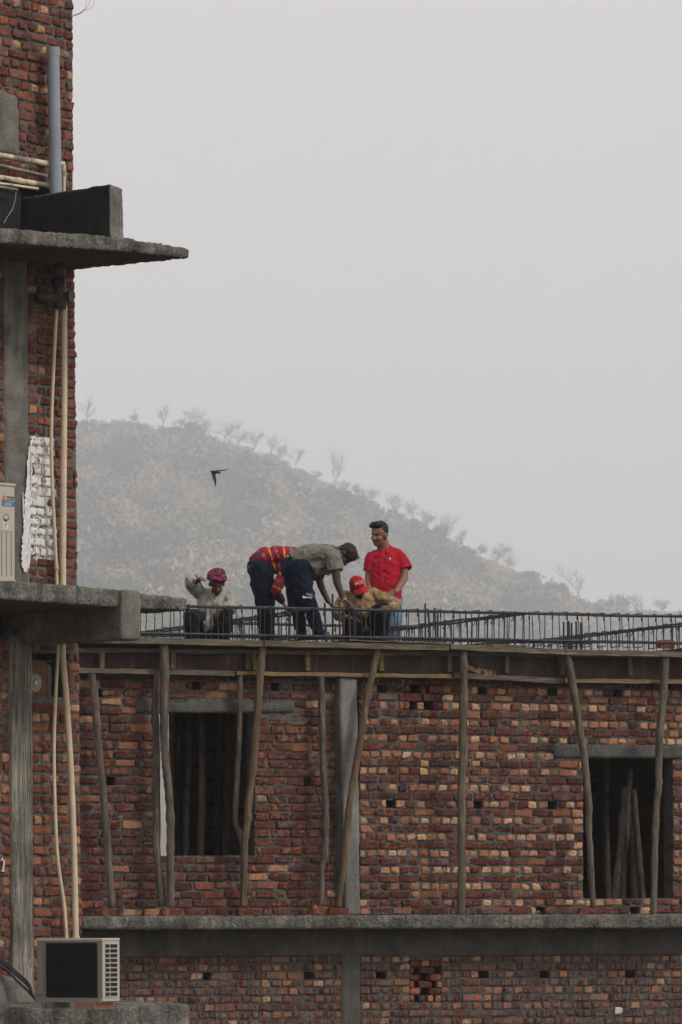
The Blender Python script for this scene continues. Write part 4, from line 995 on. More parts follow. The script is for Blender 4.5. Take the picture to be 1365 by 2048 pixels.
def leaf_cloud(rng, centres, radii, cols, per, leaf):
    """scatter small leaf quads through ellipsoids; everything in numpy"""
    n = len(centres); N_ = n * per
    d = rng.normal(size=(N_, 3)); d /= np.linalg.norm(d, axis=1)[:, None]
    rr = rng.uniform(.25, 1, N_) ** .5
    c = np.repeat(centres, per, 0) + d * rr[:, None] * np.repeat(radii, per, 0)
    a = rng.normal(size=(N_, 3)); a /= np.linalg.norm(a, axis=1)[:, None]
    b = np.cross(a, rng.normal(size=(N_, 3))); b /= np.linalg.norm(b, axis=1)[:, None]
    s = (np.repeat(leaf, per) * rng.uniform(.6, 1.4, N_))[:, None]
    v = np.stack([c - a * s, c + b * s * .6, c + a * s, c - b * s * .6], 1).reshape(-1, 3)
    col = np.repeat(np.repeat(cols, per, 0) * rng.uniform(.75, 1.25, (N_, 1)), 4, 0)
    return v, col
def quad_mesh(name, v, col):
    n = len(v) // 4; me = bpy.data.meshes.new(name)
    me.vertices.add(n * 4); me.vertices.foreach_set('co', v.astype(np.float32).ravel())
    me.loops.add(n * 4); me.loops.foreach_set('vertex_index', np.arange(n * 4, dtype=np.int32))
    me.polygons.add(n); me.polygons.foreach_set('loop_start', np.arange(0, n * 4, 4, dtype=np.int32))
    me.update(); paint(me, col); return me
M['leaf'] = mat_attr('dry_foliage', .9, vary=.15)
rng = np.random.default_rng(5); cen = []; rad = []; cols = []; lf = []
PAL = np.array([(.075, .08, .045), (.15, .125, .075), (.25, .185, .115), (.33, .245, .165), (.04, .048, .026), (.20, .16, .12), (.055, .066, .046), (.42, .32, .22)])
for k in range(9600):
    px = rng.uniform(60, 1450) if k < 5600 else (rng.uniform(-560, 60) if k % 2 else rng.uniform(1450, 2050)); t = rng.uniform(.12, 1.0) ** .8; t = min(t, .995)
    p = hill_pt(px, t); s = K * rng.uniform(1.2, 3.4) * (1.7 if rng.random() < .14 else 1)
    nn = noise.noise(Vector((p.x / Q * .03, p.y / Q * .008, 3))) + .6 * noise.noise(Vector((p.x / Q * .085, p.y / Q * .026, 9)))
    if t > .9: s = min(s, 1.5 * K)
    ci = rng.choice([0, 4, 4, 0, 6]) if nn < -.12 else (rng.choice([2, 3, 3, 7, 5]) if nn > .16 else rng.choice([0, 1, 5, 2, 4, 6]))
    cen.append((p.x, p.y, p.z + s * .55)); rad.append((s * 1.25, s * 1.25, s * .8)); cols.append(PAL[ci]); lf.append(.15 * s + .22 * K)
cen, rad, cols, lf = map(np.array, (cen, rad, cols, lf))
v, c = leaf_cloud(rng, cen[:5600], rad[:5600], cols[:5600], 50, lf[:5600]); v2, c2 = leaf_cloud(rng, cen[5600:], rad[5600:], cols[5600:], 26, lf[5600:] * 1.3); v = np.concatenate([v, v2]); c = np.concatenate([c, c2])
tag(link('scrub', quad_mesh('scrub', v, c), M['leaf']), 'dry grey-green scrub covering the hillside', 'scrub', kind='stuff')

# ------------------------------------------------------------------ trees along the crest
M['bark'] = mat_plain('grey_bark', (.035, .03, .026), .95)
def bare_tree(px, ytop, spread, label, seed, leaves=.3, name='bare_tree', group='bare trees along the hill crest', t=.995):
    r = random.Random(seed); base_ = hill_pt(px, t); h = (sky_y(px) + 8 - ytop) * 1.25 * RIDGE / FPX
    tr = thing(name, base_, label, 'tree', group); trunk = MB(); twig = MB(); tips = []
    def grow(p, d, L, rad_, lvl):
        n = 3; pts = [p]; q = p
        for i in range(n):
            d = (d + Vector((r.uniform(-.35, .35), r.uniform(-.35, .35), r.uniform(-.12, .2)))).normalized(); q = q + d * (L / n); pts.append(q)
        (trunk if lvl < 2 else twig).tube(pts, [rad_ * (1 - .2 * i) for i in range(n + 1)], 5 if lvl < 2 else 3)
        if lvl >= 4: tips.append(q); return
        for k in range(r.choice((2, 3, 3)) + (lvl < 2)):
            a = r.uniform(0, 2 * pi); s = r.uniform(.5, 1.5) * spread
            nd = (d * r.uniform(.5, 1) + Vector((cos(a) * s, sin(a) * s, r.uniform(-.05, .35)))).normalized()
            grow(pts[r.choice((1, 2, 3))] if lvl else pts[r.choice((2, 3))], nd, L * r.uniform(.55, .95), max(.105, rad_ * .6), lvl + 1)
    grow(base_ - Vector((0, 0, .8)), Vector((r.uniform(-.25, .25), 0, 1)), h * r.uniform(.26, .36), (.14 + h * .014), 0)
    trunk.build('trunk', M['bark'], tr, True)
    tc = twig.build('twigs', M['bark'], tr)
    if leaves and tips:
        rg = np.random.default_rng(seed); c_ = np.array([tuple(q) for q in tips]); m_ = len(c_)
        v_, cc = leaf_cloud(rg, c_, np.full((m_, 3), 1.2 * (1 + leaves)), np.tile(PAL[r.choice((0, 4, 5))], (m_, 1)), max(2, int(10 * leaves)), np.full(m_, .36))
        link('crown', quad_mesh('crown', v_, cc), M['leaf'], tr)
    return tr
def bush(px, py, w_px, h_px, label, seed, col=4, t=.97):
    rg = np.random.default_rng(seed); b = hill_pt(px, t); k_ = RIDGE / FPX
    tr = thing('leafy_tree', b, label, 'tree', 'leafy trees along the hill crest')
    mb = MB(); mb.tube([b - Vector((0, 0, .5)), b + Vector((.05, 0, h_px * k_ * .7))], [.55, .2], 6); mb.build('trunk', M['bark'], tr)
    n = 16; c_ = np.array([(b.x + rg.uniform(-.5, .5) * w_px * k_, b.y + rg.uniform(-2, 2), b.z + rg.uniform(.3, .95) * h_px * k_) for _ in range(n)])
    v_, cc = leaf_cloud(rg, c_, np.full((n, 3), .22 * w_px * k_), np.tile(PAL[col] * .9, (n, 1)), 60, np.full(n, .75))
    link('crown', quad_mesh('crown', v_, cc), M['leaf'], tr)
ORD = ['leftmost bare tree on the hill crest, beside the left building', 'second bare tree from the left, a thin low one on the crest', 'third bare tree from the left, slim and upright on the crest', 'forked bare tree directly above the flying bird on the crest', 'widest twiggy bare tree near the top of the crest', 'twiggy bare tree just right of the widest one', 'small bare tree where the crest starts to fall away', 'bare tree on the falling crest above the striped worker', 'tallest slender bare tree standing clear above the grey-shirted worker', 'low bare tree just below the tallest slender one', 'tangled bare tree above the standing man in red', 'short bare tree right of the standing man on the slope', 'bare tree halfway down the crest, first of a close pair', 'bare tree halfway down the crest, second of a close pair', 'rounded bare tree low on the right part of the crest', 'bare tree touching the rounded one on its right', 'tall feathery bare tree near the right foot of the crest', 'faint bare tree at the right edge of the photo', 'broad low bare tree left of the forked one', 'bare tree crowding the widest twiggy one on its left', 'scrubby bare tree between the widest one and its right neighbour', 'bent bare tree in the gap before the falling crest', 'stunted bare tree left of the tallest slender one', 'stunted bare tree right of the tallest slender one', 'bare tree above the gap between the grey-shirted and red-shirted men', 'bare thicket tree just left of the close pair', 'low wide bare tree between the close pair and the rounded tree', 'last small bare tree before the feathery one']
SPEC = [(181, 790, .25, .2), (268, 822, .6, .2), (322, 806, .3, .3), (391, 798, .7, .3), (455, 822, 1.2, .5), (512, 842, .9, .4), (551, 868, .5, .2), (597, 884, .6, .3), (671, 912, .3, .25), (722, 958, .8, .5), (797, 988, 1.0, .5), (838, 1004, .7, .4), (905, 1040, .9, .5), (934, 1064, .8, .5), (1000, 1084, 1.2, .5), (1034, 1102, 1.1, .5), (1172, 1136, .4, .3), (1335, 1192, .9, .5), (360, 818, 1.1, .4), (430, 815, 1.0, .4), (482, 838, 1.1, .4), (572, 885, .7, .3), (640, 935, .9, .4), (700, 952, .9, .4), (752, 985, .9, .5), (868, 1026, 1.0, .5), (965, 1085, 1.1, .5), (1140, 1165, .8, .4)]
for k, ((px, yt, sp, lv), lab) in enumerate(zip(SPEC, ORD)): bare_tree(px, yt - (14 if 740 < px < 1060 else 4), sp, lab, 60 + k, lv)
bush(390, 850, 26, 22, 'small dark bush on the crest under the forked bare tree', 1); bush(1072, 1160, 30, 30, 'dark leafy tree low on the crest right of the touching pair', 2)
bush(1118, 1180, 34, 28, 'grey leafy tree just left of the feathery bare tree', 3, 0); bush(1255, 1216, 60, 30, 'broad rounded leafy tree at the right foot of the crest', 4, 4); bush(1215, 1210, 30, 20, 'low bush between the feathery tree and the broad leafy tree', 5, 0); bush(890, 1060, 22, 26, 'dark bush on the slope left of the close pair of bare trees', 6, 4)

# ------------------------------------------------------------------ haze
hz = MB(); hz.hexa([(-5600, -360, GZ - 18), (5600, -360, GZ - 18), (5600, 5100, GZ - 18), (-5600, 5100, GZ - 18), (-5600, -360, 520), (5600, -360, 520), (5600, 5100, 520), (-5600, 5100, 520)])
hm = bpy.data.materials.new('haze'); hm.use_nodes = True; ht = hm.node_tree; ht.nodes.clear()
ho = ht.nodes.new('ShaderNodeOutputMaterial'); hv = ht.nodes.new('ShaderNodeVolumePrincipled')
hv.inputs['Color'].default_value = (.85, .922, 1.0, 1); hv.inputs['Density'].default_value = HAZE_DENSITY; hv.inputs['Anisotropy'].default_value = 0.0
ht.links.new(hv.outputs[0], ho.inputs['Volume'])
o = hz.build('haze', hm); o['kind'] = 'stuff'; o['label'] = 'pale dusty haze filling the air'

# ------------------------------------------------------------------ the bird
M['bird'] = mat_plain('dark_feathers', (.016, .014, .013), .8)
BY = 60.0
def BP(x, y, dy=0.0): return at_depth(x, y, BY + dy)
BD = thing('bird', BP(432, 944), 'dark swallow in flight with one wing raised in front of the hill', 'bird')
mb = MB(); mb.tube([BP(420, 943.5), BP(423, 943), BP(428, 943.5), BP(433, 944.5), BP(438, 945.5), BP(441, 946)], [.002, .010, .017, .016, .010, .005], 10); mb.build('body', M['bird'], BD, True)
def wing(name, rows):
    mb = MB(); n = len(rows); vs = []
    for a, b, d in rows: vs += [BP(*a, d), BP(*b, d), BP(a[0], a[1] + .3, d + .004), BP(b[0], b[1] + .3, d + .004)]
    fs = []
    for i in range(n - 1):
        k = i * 4; fs += [(k, k + 1, k + 5, k + 4), (k + 2, k + 6, k + 7, k + 3), (k, k + 4, k + 6, k + 2), (k + 1, k + 3, k + 7, k + 5)]
    fs += [(0, 2, 3, 1), ((n - 1) * 4, (n - 1) * 4 + 1, (n - 1) * 4 + 3, (n - 1) * 4 + 2)]
    mb.add(vs, fs); mb.build(name, M['bird'], BD)
wing('wing', [((423, 944), (432, 946), 0), ((424, 951), (431.5, 953), -.03), ((426.5, 957), (433.2, 959), -.06), ((428.5, 964), (432.8, 966), -.09), ((431.2, 974), (431.8, 974.5), -.13)])
wing('wing', [((428, 941.6), (434, 944.5), 0), ((436, 940.2), (440, 942.6), .04), ((446, 939.8), (449, 941.2), .08), ((453, 938.6), (454, 939.8), .1), ((456.5, 938.2), (456.8, 938.6), .11)])
wing('tail', [((437, 944.3), (436.5, 947), 0), ((441, 944.6), (440, 947.4), .0), ((443, 945.6), (441, 947), .0)])
# ------------------------------------------------------------------ people
def ell(mb, c, ax, ay, az, nu=14, nv=9):
    c = Vector(c); vs = [c - az]; fs = []
    for j in range(1, nv):
        q = -pi / 2 + pi * j / nv
        for i in range(nu):
            p = 2 * pi * i / nu; vs.append(c + ax * (cos(q) * cos(p)) + ay * (cos(q) * sin(p)) + az * sin(q))
    vs.append(c + az); n = len(vs)
    for i in range(nu):
        i2 = (i + 1) % nu; fs.append((0, 1 + i2, 1 + i)); fs.append((n - 1, n - 1 - nu + i, n - 1 - nu + i2))
        for j in range(nv - 2): a = 1 + j * nu; fs.append((a + i, a + i2, a + nu + i2, a + nu + i))
    mb.add(vs, fs)
def loft(mb, pts, ra, rb, side, seg=16, flat0=False, flat1=False):
    """closed tube of ellipses: ra across `side`, rb across the other way, with rounded ends"""
    pts = [Vector(p) for p in pts]; n = len(pts)
    ra = ra if hasattr(ra, '__len__') else [ra] * n; rb = rb if hasattr(rb, '__len__') else [rb] * n
    P_, A_, B_, T_ = [], [], [], []
    for i in range(n):
        t = (pts[min(i + 1, n - 1)] - pts[max(i - 1, 0)]).normalized(); s = Vector(side); s = (s - t * s.dot(t)).normalized()
        P_.append(pts[i]); A_.append(s); B_.append(t.cross(s)); T_.append(t)
    rings = []
    e = min(ra[0], rb[0])
    for q in (() if flat0 else (.0, .35, .7)): k = sqrt(max(0.0, 1 - (1 - q) ** 2)) if q else .12; rings.append((P_[0] - T_[0] * e * (1 - q) * .8, A_[0], B_[0], ra[0] * k, rb[0] * k))
    for i in range(n): rings.append((P_[i], A_[i], B_[i], ra[i], rb[i]))
    e = min(ra[-1], rb[-1])
    for q in (() if flat1 else (.3, .65, 1.0)): k = sqrt(max(0.0, 1 - q * q)) if q < 1 else .12; rings.append((P_[-1] + T_[-1] * e * q * .8, A_[-1], B_[-1], ra[-1] * k, rb[-1] * k))
    vs = []; fs = []
    for c, a, b, x, y in rings:
        for k in range(seg): q = 2 * pi * k / seg; vs.append(c + a * (x * cos(q)) + b * (y * sin(q)))
    m = len(rings)
    for i in range(m - 1):
        for k in range(seg): k2 = (k + 1) % seg; fs.append((i * seg + k, i * seg + k2, (i + 1) * seg + k2, (i + 1) * seg + k))
    fs.append(tuple(reversed(range(seg)))); fs.append(tuple((m - 1) * seg + k for k in range(seg)))
    mb.add(vs, fs)
def limb(mb, pts, rr, flat1=False):
    pts = [Vector(p) for p in pts]; d = pts[-1] - pts[0]; s = Vector((0, 1, 0)) if abs(d.normalized().y) < .8 else Vector((1, 0, 0))
    f = []; r_ = []
    for i in range(len(pts) - 1):                      # round the joints a little
        for k in range(4):
            t = k / 4; p0 = pts[max(i - 1, 0)]; p1 = pts[i]; p2 = pts[i + 1]; p3 = pts[min(i + 2, len(pts) - 1)]
            cr = .5 * ((2 * p1) + (p2 - p0) * t + (2 * p0 - 5 * p1 + 4 * p2 - p3) * t * t + (3 * p1 - p0 - 3 * p2 + p3) * t ** 3)
            f.append(cr * .6 + p1.lerp(p2, t) * .4); r_.append(rr[i] + (rr[i + 1] - rr[i]) * t)
    f.append(pts[-1]); r_.append(rr[-1]); loft(mb, f, r_, r_, s, 12, False, flat1)
def head(mb, c, F, U, k=1.0):
    F = Vector(F).normalized(); U = Vector(U); U = (U - F * U.dot(F)).normalized(); Rv = F.cross(U)
    e = lambda f, u, r, a, b, d: ell(mb, c + (F * f + U * u + Rv * r) * k, Rv * (a * k), F * (b * k), U * (d * k))
    e(-.004, .030, 0, .076, .096, .092); e(.022, -.040, 0, .060, .072, .080); e(.052, -.094, 0, .032, .034, .026); e(.0, -.06, 0, .055, .06, .05)
    e(.088, .018, 0, .046, .016, .012); e(.083, -.060, 0, .024, .018, .010); e(.083, -.071, 0, .020, .018, .008)
    e(-.012, -.012, .077, .012, .024, .034); e(-.012, -.012, -.077, .012, .024, .034)
    for r in (-.036, .036): e(.062, -.032, r, .024, .026, .022)
    mb.tube([c + (F * .082 + U * .012) * k, c + (F * .100 - U * .014) * k, c + (F * .112 - U * .034) * k, c + (F * .092 - U * .046) * k], [.010 * k, .012 * k, .017 * k, .013 * k], 8)
    return (Vector(c), F, U, Rv, k)
def hand(mb, w_, d, n, th, curl=.5, L=1.0):
    d = Vector(d).normalized(); n = Vector(n); n = (n - d * n.dot(d)).normalized(); s = d.cross(n)
    loft(mb, [w_ - d * .01, w_ + d * .03, w_ + d * .075 * L], [.028, .038, .040], [.019, .016, .014], s, 10)
    for k in range(4):
        p = w_ + d * .072 * L + s * ((k - 1.5) * .0205); dd = d; pts = [p]; a = curl * (.8 + .12 * k)
        for q, l in enumerate((.043, .028, .02)):
            dd = (dd * cos(a) + n * sin(a)).normalized(); p = p + dd * (l * L * (.9, 1.05, 1.0, .8)[k]); pts.append(p)
        mb.tube(pts, [.0092, .0088, .0082, .007], 7)
    p = w_ + d * .018 + s * (th * .030); q = p + (d * .55 + s * th * .75 + n * .35).normalized() * .036; mb.tube([p - d * .01, p, q, q + (d * .9 + n * .45).normalized() * .032], [.014, .0125, .0105, .0085], 7)
def foot(mb, a, d, L=.25):
    d = Vector((d[0], d[1], 0)).normalized(); s = Vector((-d.y, d.x, 0)); z = Vector((0, 0, 1))
    loft(mb, [a - d * .06 + z * .035, a + z * .04, a + d * .09 + z * .032, a + d * .17 + z * .02], [.034, .036, .045, .036], [.034, .04, .028, .016], s, 12)
def seg_param(co, pts):
    """for each vertex: arc length along a polyline, distance to it"""
    P_ = np.array([tuple(p) for p in pts]); best = np.full(len(co), 1e9); par = np.zeros(len(co)); acc = 0.0
    for a, b in zip(P_, P_[1:]):
        d = b - a; L = np.linalg.norm(d); t = np.clip(((co - a) @ d) / (L * L), 0, 1); q = np.linalg.norm(co - (a + t[:, None] * d), axis=1)
        m = q < best; best[m] = q[m]; par[m] = acc + t[m] * L; acc += L
    return par, best
def cloth(name, mb, parent, col, mat, voxel=.011, it=5, wr=((9, .010), (20, .005)), label=None, colfn=None, crease=.011):
    me = remeshed(mb, voxel, it); roughen(me, wr)
    co = get_co(me); no = get_no(me)                     # creases: narrow ridges running slantwise
    for i in range(len(co)):
        q = Vector(co[i]); v = noise.noise(Vector((q.x * 13 + q.z * 6, q.y * 7, q.z * 9 - q.x * 5))); u = noise.noise(Vector((q.x * 24 - q.z * 13, q.y * 12, q.z * 15)))
        co[i] += no[i] * (crease * (.35 - abs(v) * 1.6) + crease * .45 * (.3 - abs(u) * 1.5))
    set_co(me, co)
    c = np.tile(np.array(col, float), (len(co), 1))
    if colfn: c = colfn(co, c)
    paint(me, c); o = link(name, me, mat, parent, True)
    if label: o['label'] = label
    return o
M['skin'] = mat_attr('skin', .55, spec=.35, vary=.12); M['cloth'] = mat_attr('cotton_cloth', .9, fold=.55, vary=.22); M['track'] = mat_attr('track_cloth', .8, fold=.5, spec=.12, vary=.2)
M['hair'] = mat_plain('black_hair', (.009, .008, .008), .55, 0, .5, 60, .8)
M['slipper'] = mat_plain('blue_rubber', (.03, .06, .13), .6)
def body(name_parent, mb, skin, hd, beard=0.0, moust=1.0, voxel=.0075):
    me = remeshed(mb, voxel, 2, .5); co = get_co(me); c = np.tile(np.array(skin, float), (len(co), 1))
    C, F, U, Rv, k = hd; q = co - np.array(C); f, u, r = q @ np.array(F) / k, q @ np.array(U) / k, q @ np.array(Rv) / k
    face = (f > .03) & (np.abs(u) < .14) & (np.abs(r) < .09)
    dark = np.array((.012, .010, .009))
    def blend(m, col, a): c[m] = c[m] * (1 - a) + np.array(col) * a
    for s in (-1, 1):
        ey = face & (((r - s * .031) / .017) ** 2 + ((u - .001) / .0095) ** 2 < 1) & (f > .06); blend(ey, (.02, .015, .012), .9)
        br = face & (((r - s * .032) / .026) ** 2 + ((u - .022) / .007) ** 2 < 1); blend(br, dark, .9)
    blend(face & (np.abs(r) < .024) & (np.abs(u + .066) < .009) & (f > .08), (skin[0] * .8, skin[1] * .55, skin[2] * .55), .6)
    if moust: blend(face & (np.abs(r) < .034) & (np.abs(u + .051 - np.abs(r) * -.2) < .0085) & (f > .07), dark, .92 * moust)
    if beard: blend((u < -.045 - np.minimum(0, f - .06) * .2) & (u > -.14) & (f > -.01) & (np.abs(r) < .09) & ~((np.abs(r) < .02) & (np.abs(u + .066) < .006)), dark, beard)
    paint(me, c); return link('body', me, M['skin'], name_parent, True)
def mkhair(parent, hd, parts, amp=.010, strands=0, seed=0):
    C, F, U, Rv, k = hd; mb = MB()
    for f, u, r, a, b, d in parts: ell(mb, C + (F * f + U * u + Rv * r) * k, Rv * a * k, F * b * k, U * d * k)
    me = remeshed(mb, .008, 2); roughen(me, ((30, amp), (70, amp * .6))); o = link('hair', me, M['hair'], parent, True)
    if strands:
        rr = random.Random(seed); sb = MB()
        for _ in range(strands):
            a = rr.uniform(-1, 1); p = C + (F * rr.uniform(.02, .085) + U * rr.uniform(.085, .125) + Rv * a * .06) * k; d = (F * rr.uniform(.2, .8) + U * rr.uniform(-.2, .7) + Rv * rr.uniform(-.6, .6)).normalized()
            sb.tube([p, p + d * .025, p + d * .045 - U * .008], [.004, .003, .001], 4)
        s_ = sb.build('hair_strands', M['hair'], parent); s_['kind'] = 'stuff'
    return o
V = Vector
NAVY = (.005, .0085, .023)

# --- 1: the turbaned man squatting at the left
Y = 52.3; J = lambda x, y, d=0.0: at_depth(x, y, Y + d)
p = thing('person', J(415, 1290), 'man in a magenta turban and pale shirt squatting with a tying hook', 'person')
mb = MB(); hd = head(mb, J(434, 1167, -.12), (.12, -.86, -.5), (.03, -.4, .9))
limb(mb, [J(434, 1176, -.08), J(431, 1194, .02)], [.055, .062])
loft(mb, [J(430, 1196, .03), J(427, 1222, .05), J(418, 1258, .1)], [.17, .15, .15], [.10, .10, .12], (1, 0, 0))
wr1 = J(394.5, 1163, -.36); wr2 = J(449, 1216, -.40)
limb(mb, [J(406, 1192, .02), J(382, 1166, -.14), wr1], [.05, .042, .028]); limb(mb, [J(456, 1195, .02), J(463, 1216, -.16), wr2], [.05, .042, .028])
hand(mb, wr1, (.35, -.5, .35), (.5, -.3, -.8), 1, .9, .95); hand(mb, wr2, (-.75, -.3, -.35), (0, .2, -1), -1, .6, .95)
K1, K2 = J(377, 1226, -.36), J(455, 1226, -.38)
limb(mb, [J(412, 1258, .05), J(381, 1232, -.3), J(386, 1290, -.06)], [.07, .045, .038]); limb(mb, [J(432, 1258, .05), J(452, 1232, -.3), J(447, 1290, -.08)], [.07, .045, .038])
foot(mb, V((J(386, 1290, -.06).x, J(386, 1290, -.06).y, DECK)), (-.3, -1)); foot(mb, V((J(447, 1290, -.08).x, J(447, 1290, -.08).y, DECK)), (.3, -1))
body(p, mb, (.125, .062, .040), hd, .25, .8)
mb = MB(); C_ = hd[0]; U_ = hd[2]; F_ = hd[1]; R_v = hd[3]
ell(mb, C_ + U_ * .085, R_v * .098, F_ * .112, U_ * .072)
rt = random.Random(4)
for k in range(7):
    a = k * .9; tilt = U_ * (.05 * cos(a * 1.3)); pts = [C_ + U_ * (.065 + .018 * k * .6) + (R_v * cos(q) * .092 + F_ * sin(q) * .104) * (1.04 - .05 * k) + (U_ * sin(q + a) * .028) for q in [2 * pi * j / 20 for j in range(21)]]
    mb.tube(pts, .020 - .0012 * k, 7)
ell(mb, C_ + U_ * .135 - F_ * .01 + R_v * .02, R_v * .055, F_ * .06, U_ * .03)
def turban(co, c):
    v = np.array([noise.noise(Vector(q) * 16) for q in co]); w2 = np.array([noise.noise(Vector(q) * 33 + V((5, 0, 0))) for q in co])
    c[v > .05] = (.21, .022, .055); c[v < -.22] = (.035, .03, .055); c[w2 > .32] = (.28, .07, .11); return c
cloth('turban', mb, p, (.13, .012, .035), M['cloth'], .008, 2, ((26, .006),), None, turban, .003)
mb = MB()
loft(mb, [J(431, 1190, .02), J(430, 1203, .0), J(427, 1225, -.03), J(421, 1243, -.05)], [.16, .19, .185, .15], [.10, .13, .14, .13], (1, 0, 0))
loft(mb, [J(420, 1236, -.12), J(414, 1252, -.2), J(410, 1262, -.22)], [.10, .06, .025], [.05, .04, .02], (1, 0, 0))
limb(mb, [J(406, 1191, .02), J(381, 1165, -.14), J(389, 1166, -.27)], [.08, .072, .058]); limb(mb, [J(456, 1194, .02), J(464, 1215, -.16), J(455, 1216, -.31)], [.08, .07, .055])
loft(mb, [J(418, 1187, -.02), J(432, 1195, -.13), J(450, 1187, -.02)], [.018] * 3, [.022] * 3, (0, 0, 1))
def shirtA(co, c):
    d = np.abs(co[:, 0] - (J(429, 1200).x - (J(429, 1200).z - co[:, 2]) * .12)) < .007; f = co[:, 1] < Y - .05; c[d & f & (co[:, 2] < J(0, 1192).z)] *= .6; return c
cloth('shirt', mb, p, (.31, .29, .255), M['cloth'], .010, 3, ((8, .016), (19, .010), (40, .004)), 'pale grey long sleeved shirt', shirtA)
mb = MB()
limb(mb, [J(415, 1256, .08), J(379, 1228, -.34), J(387, 1284, -.06)], [.115, .085, .065]); limb(mb, [J(430, 1256, .08), J(454, 1228, -.35), J(446, 1284, -.08)], [.115, .085, .065]); ell(mb, J(421, 1262, .12), V((.18, 0, 0)), V((0, .16, 0)), V((0, 0, .12)))
cloth('trousers', mb, p, (.016, .017, .021), M['cloth'], .012, 4)
h0, h1 = J(391.5, 1150, -.42), J(429.5, 1213, -.38); tl = thing('tying_hook', h1, 'thin metal tying hook held by the turbaned man', 'tool')
mb = MB(); mb.tube([h0.lerp(h1, .25), h1, h1 + V((.012, 0, -.012)), h1 + V((.022, 0, .004))], [.0045, .0035, .003, .0025], 6); mb.build('hook_rod', M['rebar'], tl)
mb = MB(); mb.tube([h0, h0.lerp(h1, .27)], .0085, 8); mb.build('handle', M['cleat'], tl)

# --- 2: the man in the striped sweater bending over
Y = 52.75
p = thing('person', J(532, 1290), 'man in a red and yellow striped sweater bending over, behind the grey-shirted one', 'person')
SP = [J(512, 1136), J(530, 1118), J(556, 1111), J(588, 1113), J(612, 1124)]
mb = MB(); hd = head(mb, J(633, 1140), (.45, 0, -.9), (.85, 0, .5)); limb(mb, [J(612, 1124), J(630, 1136)], [.06, .055])
loft(mb, SP, [.14, .13, .14, .15, .10], [.10, .10, .11, .11, .08], (0, 1, 0))
w1 = J(566, 1204, -.14); w2 = J(590, 1214, .12)
limb(mb, [J(584, 1124, -.17), J(552, 1180, -.20), w1], [.05, .04, .027]); limb(mb, [J(592, 1124, .17), J(585, 1178, .2), w2], [.05, .04, .027])
hand(mb, w1, (.35, -.1, -.9), (.8, 0, .3), -1, .5); hand(mb, w2, (.2, 0, -.9), (.8, 0, .2), 1, .5)
LG1 = [J(519, 1138, -.09), J(528, 1208, -.10), J(533, 1290, -.08)]; LG2 = [J(519, 1138, .09), J(533, 1208, .10), J(538, 1290, .12)]
for L_ in (LG1, LG2): limb(mb, L_, [.08, .055, .04]); foot(mb, V((L_[2].x, L_[2].y, DECK)), (1, -.1))
body(p, mb, (.085, .045, .030), hd)
mkhair(p, hd, [(-.012, .045, 0, .082, .098, .088)])
SP2 = [J(509, 1132), J(517, 1125), J(530, 1116), J(556, 1112), J(588, 1114), J(610, 1124)]
SL = [J(584, 1124, -.17), J(552, 1181, -.20), J(565, 1202, -.145)]
mb = MB(); loft(mb, SP2, [.15, .16, .17, .18, .175, .11], [.105, .115, .118, .115, .112, .085], (0, 1, 0), 16, True)
loft(mb, [J(540, 1130), J(560, 1136), J(580, 1130)], [.13, .15, .13], [.07, .085, .07], (0, 1, 0))
limb(mb, SL, [.08, .058, .043]); limb(mb, [J(592, 1124, .17), J(585, 1178, .2), J(589, 1206, .13)], [.08, .058, .043])
def stripes(co, c):
    s, d = seg_param(co, SP2[1:]); a, e = seg_param(co, SL); t = np.where(e < .085, a + .31, s)
    t = t + .035 * np.sin((co[:, 2] - SP2[3].z) * 5)
    red, yel, nav, pal, mar = (.27, .008, .016), (.46, .31, .09), (.03, .025, .06), (.30, .22, .24), (.10, .016, .035)
    c[:] = red; ph = np.mod(t, .15)
    c[(ph > .0) & (ph < .015)] = yel; c[(ph > .070) & (ph < .075)] = pal; c[(ph > .075) & (ph < .085)] = nav; c[(ph > .085) & (ph < .090)] = pal
    hem = (s < .055) & (e > .085); c[hem] = mar; cuff = (e < .07) & (a > .37); c[cuff] = (.03, .02, .03); return c
cloth('sweater', mb, p, (.3, .01, .02), M['cloth'], .009, 4, ((9, .012), (22, .005)), 'red sweater with yellow and navy stripes', stripes)
mb = MB(); ell(mb, J(518, 1138), V((.12, 0, .05)), V((0, .18, 0)), V((-.06, 0, .13)))
for L_, o_ in ((LG1, 0), (LG2, 0)): limb(mb, [L_[0] + V((.02, 0, 0)), L_[0].lerp(L_[1], .5) + V((.012, 0, 0)), L_[1] + V((.005, 0, 0)), L_[1].lerp(L_[2], .55), L_[2]], [.135, .125, .098, .078, .070])
cloth('trousers', mb, p, NAVY, M['track'], .011, 5, ((8, .014), (19, .006)), 'navy track trousers')

# --- 3: the man in the grey T-shirt bending to the right
Y = 52.05
p = thing('person', J(620, 1278), 'man in a grey T-shirt and navy track trousers bending over to the right', 'person')
SP = [J(584, 1133), J(600, 1118), J(628, 1109), J(655, 1108), J(678, 1109)]
mb = MB(); hd = head(mb, J(690.5, 1109, -.02), (.30, -.16, -.94), (.93, 0, .32)); limb(mb, [J(672, 1110), J(689, 1110, -.01)], [.062, .056])
loft(mb, SP, [.14, .13, .15, .16, .10], [.10, .10, .11, .11, .08], (0, 1, 0))
w1 = J(689, 1201, -.20); w2 = J(657, 1203, .10)
limb(mb, [J(669, 1117, -.17), J(672, 1140, -.19), J(675, 1166, -.20), w1], [.058, .052, .043, .030]); limb(mb, [J(655, 1120, .16), J(639, 1160, .18), w2], [.055, .044, .029])
hand(mb, w1, (.85, -.15, -.45), (.0, .2, -1), 1, .45); hand(mb, w2, (.55, 0, -.75), (.6, 0, -.3), -1, .5)
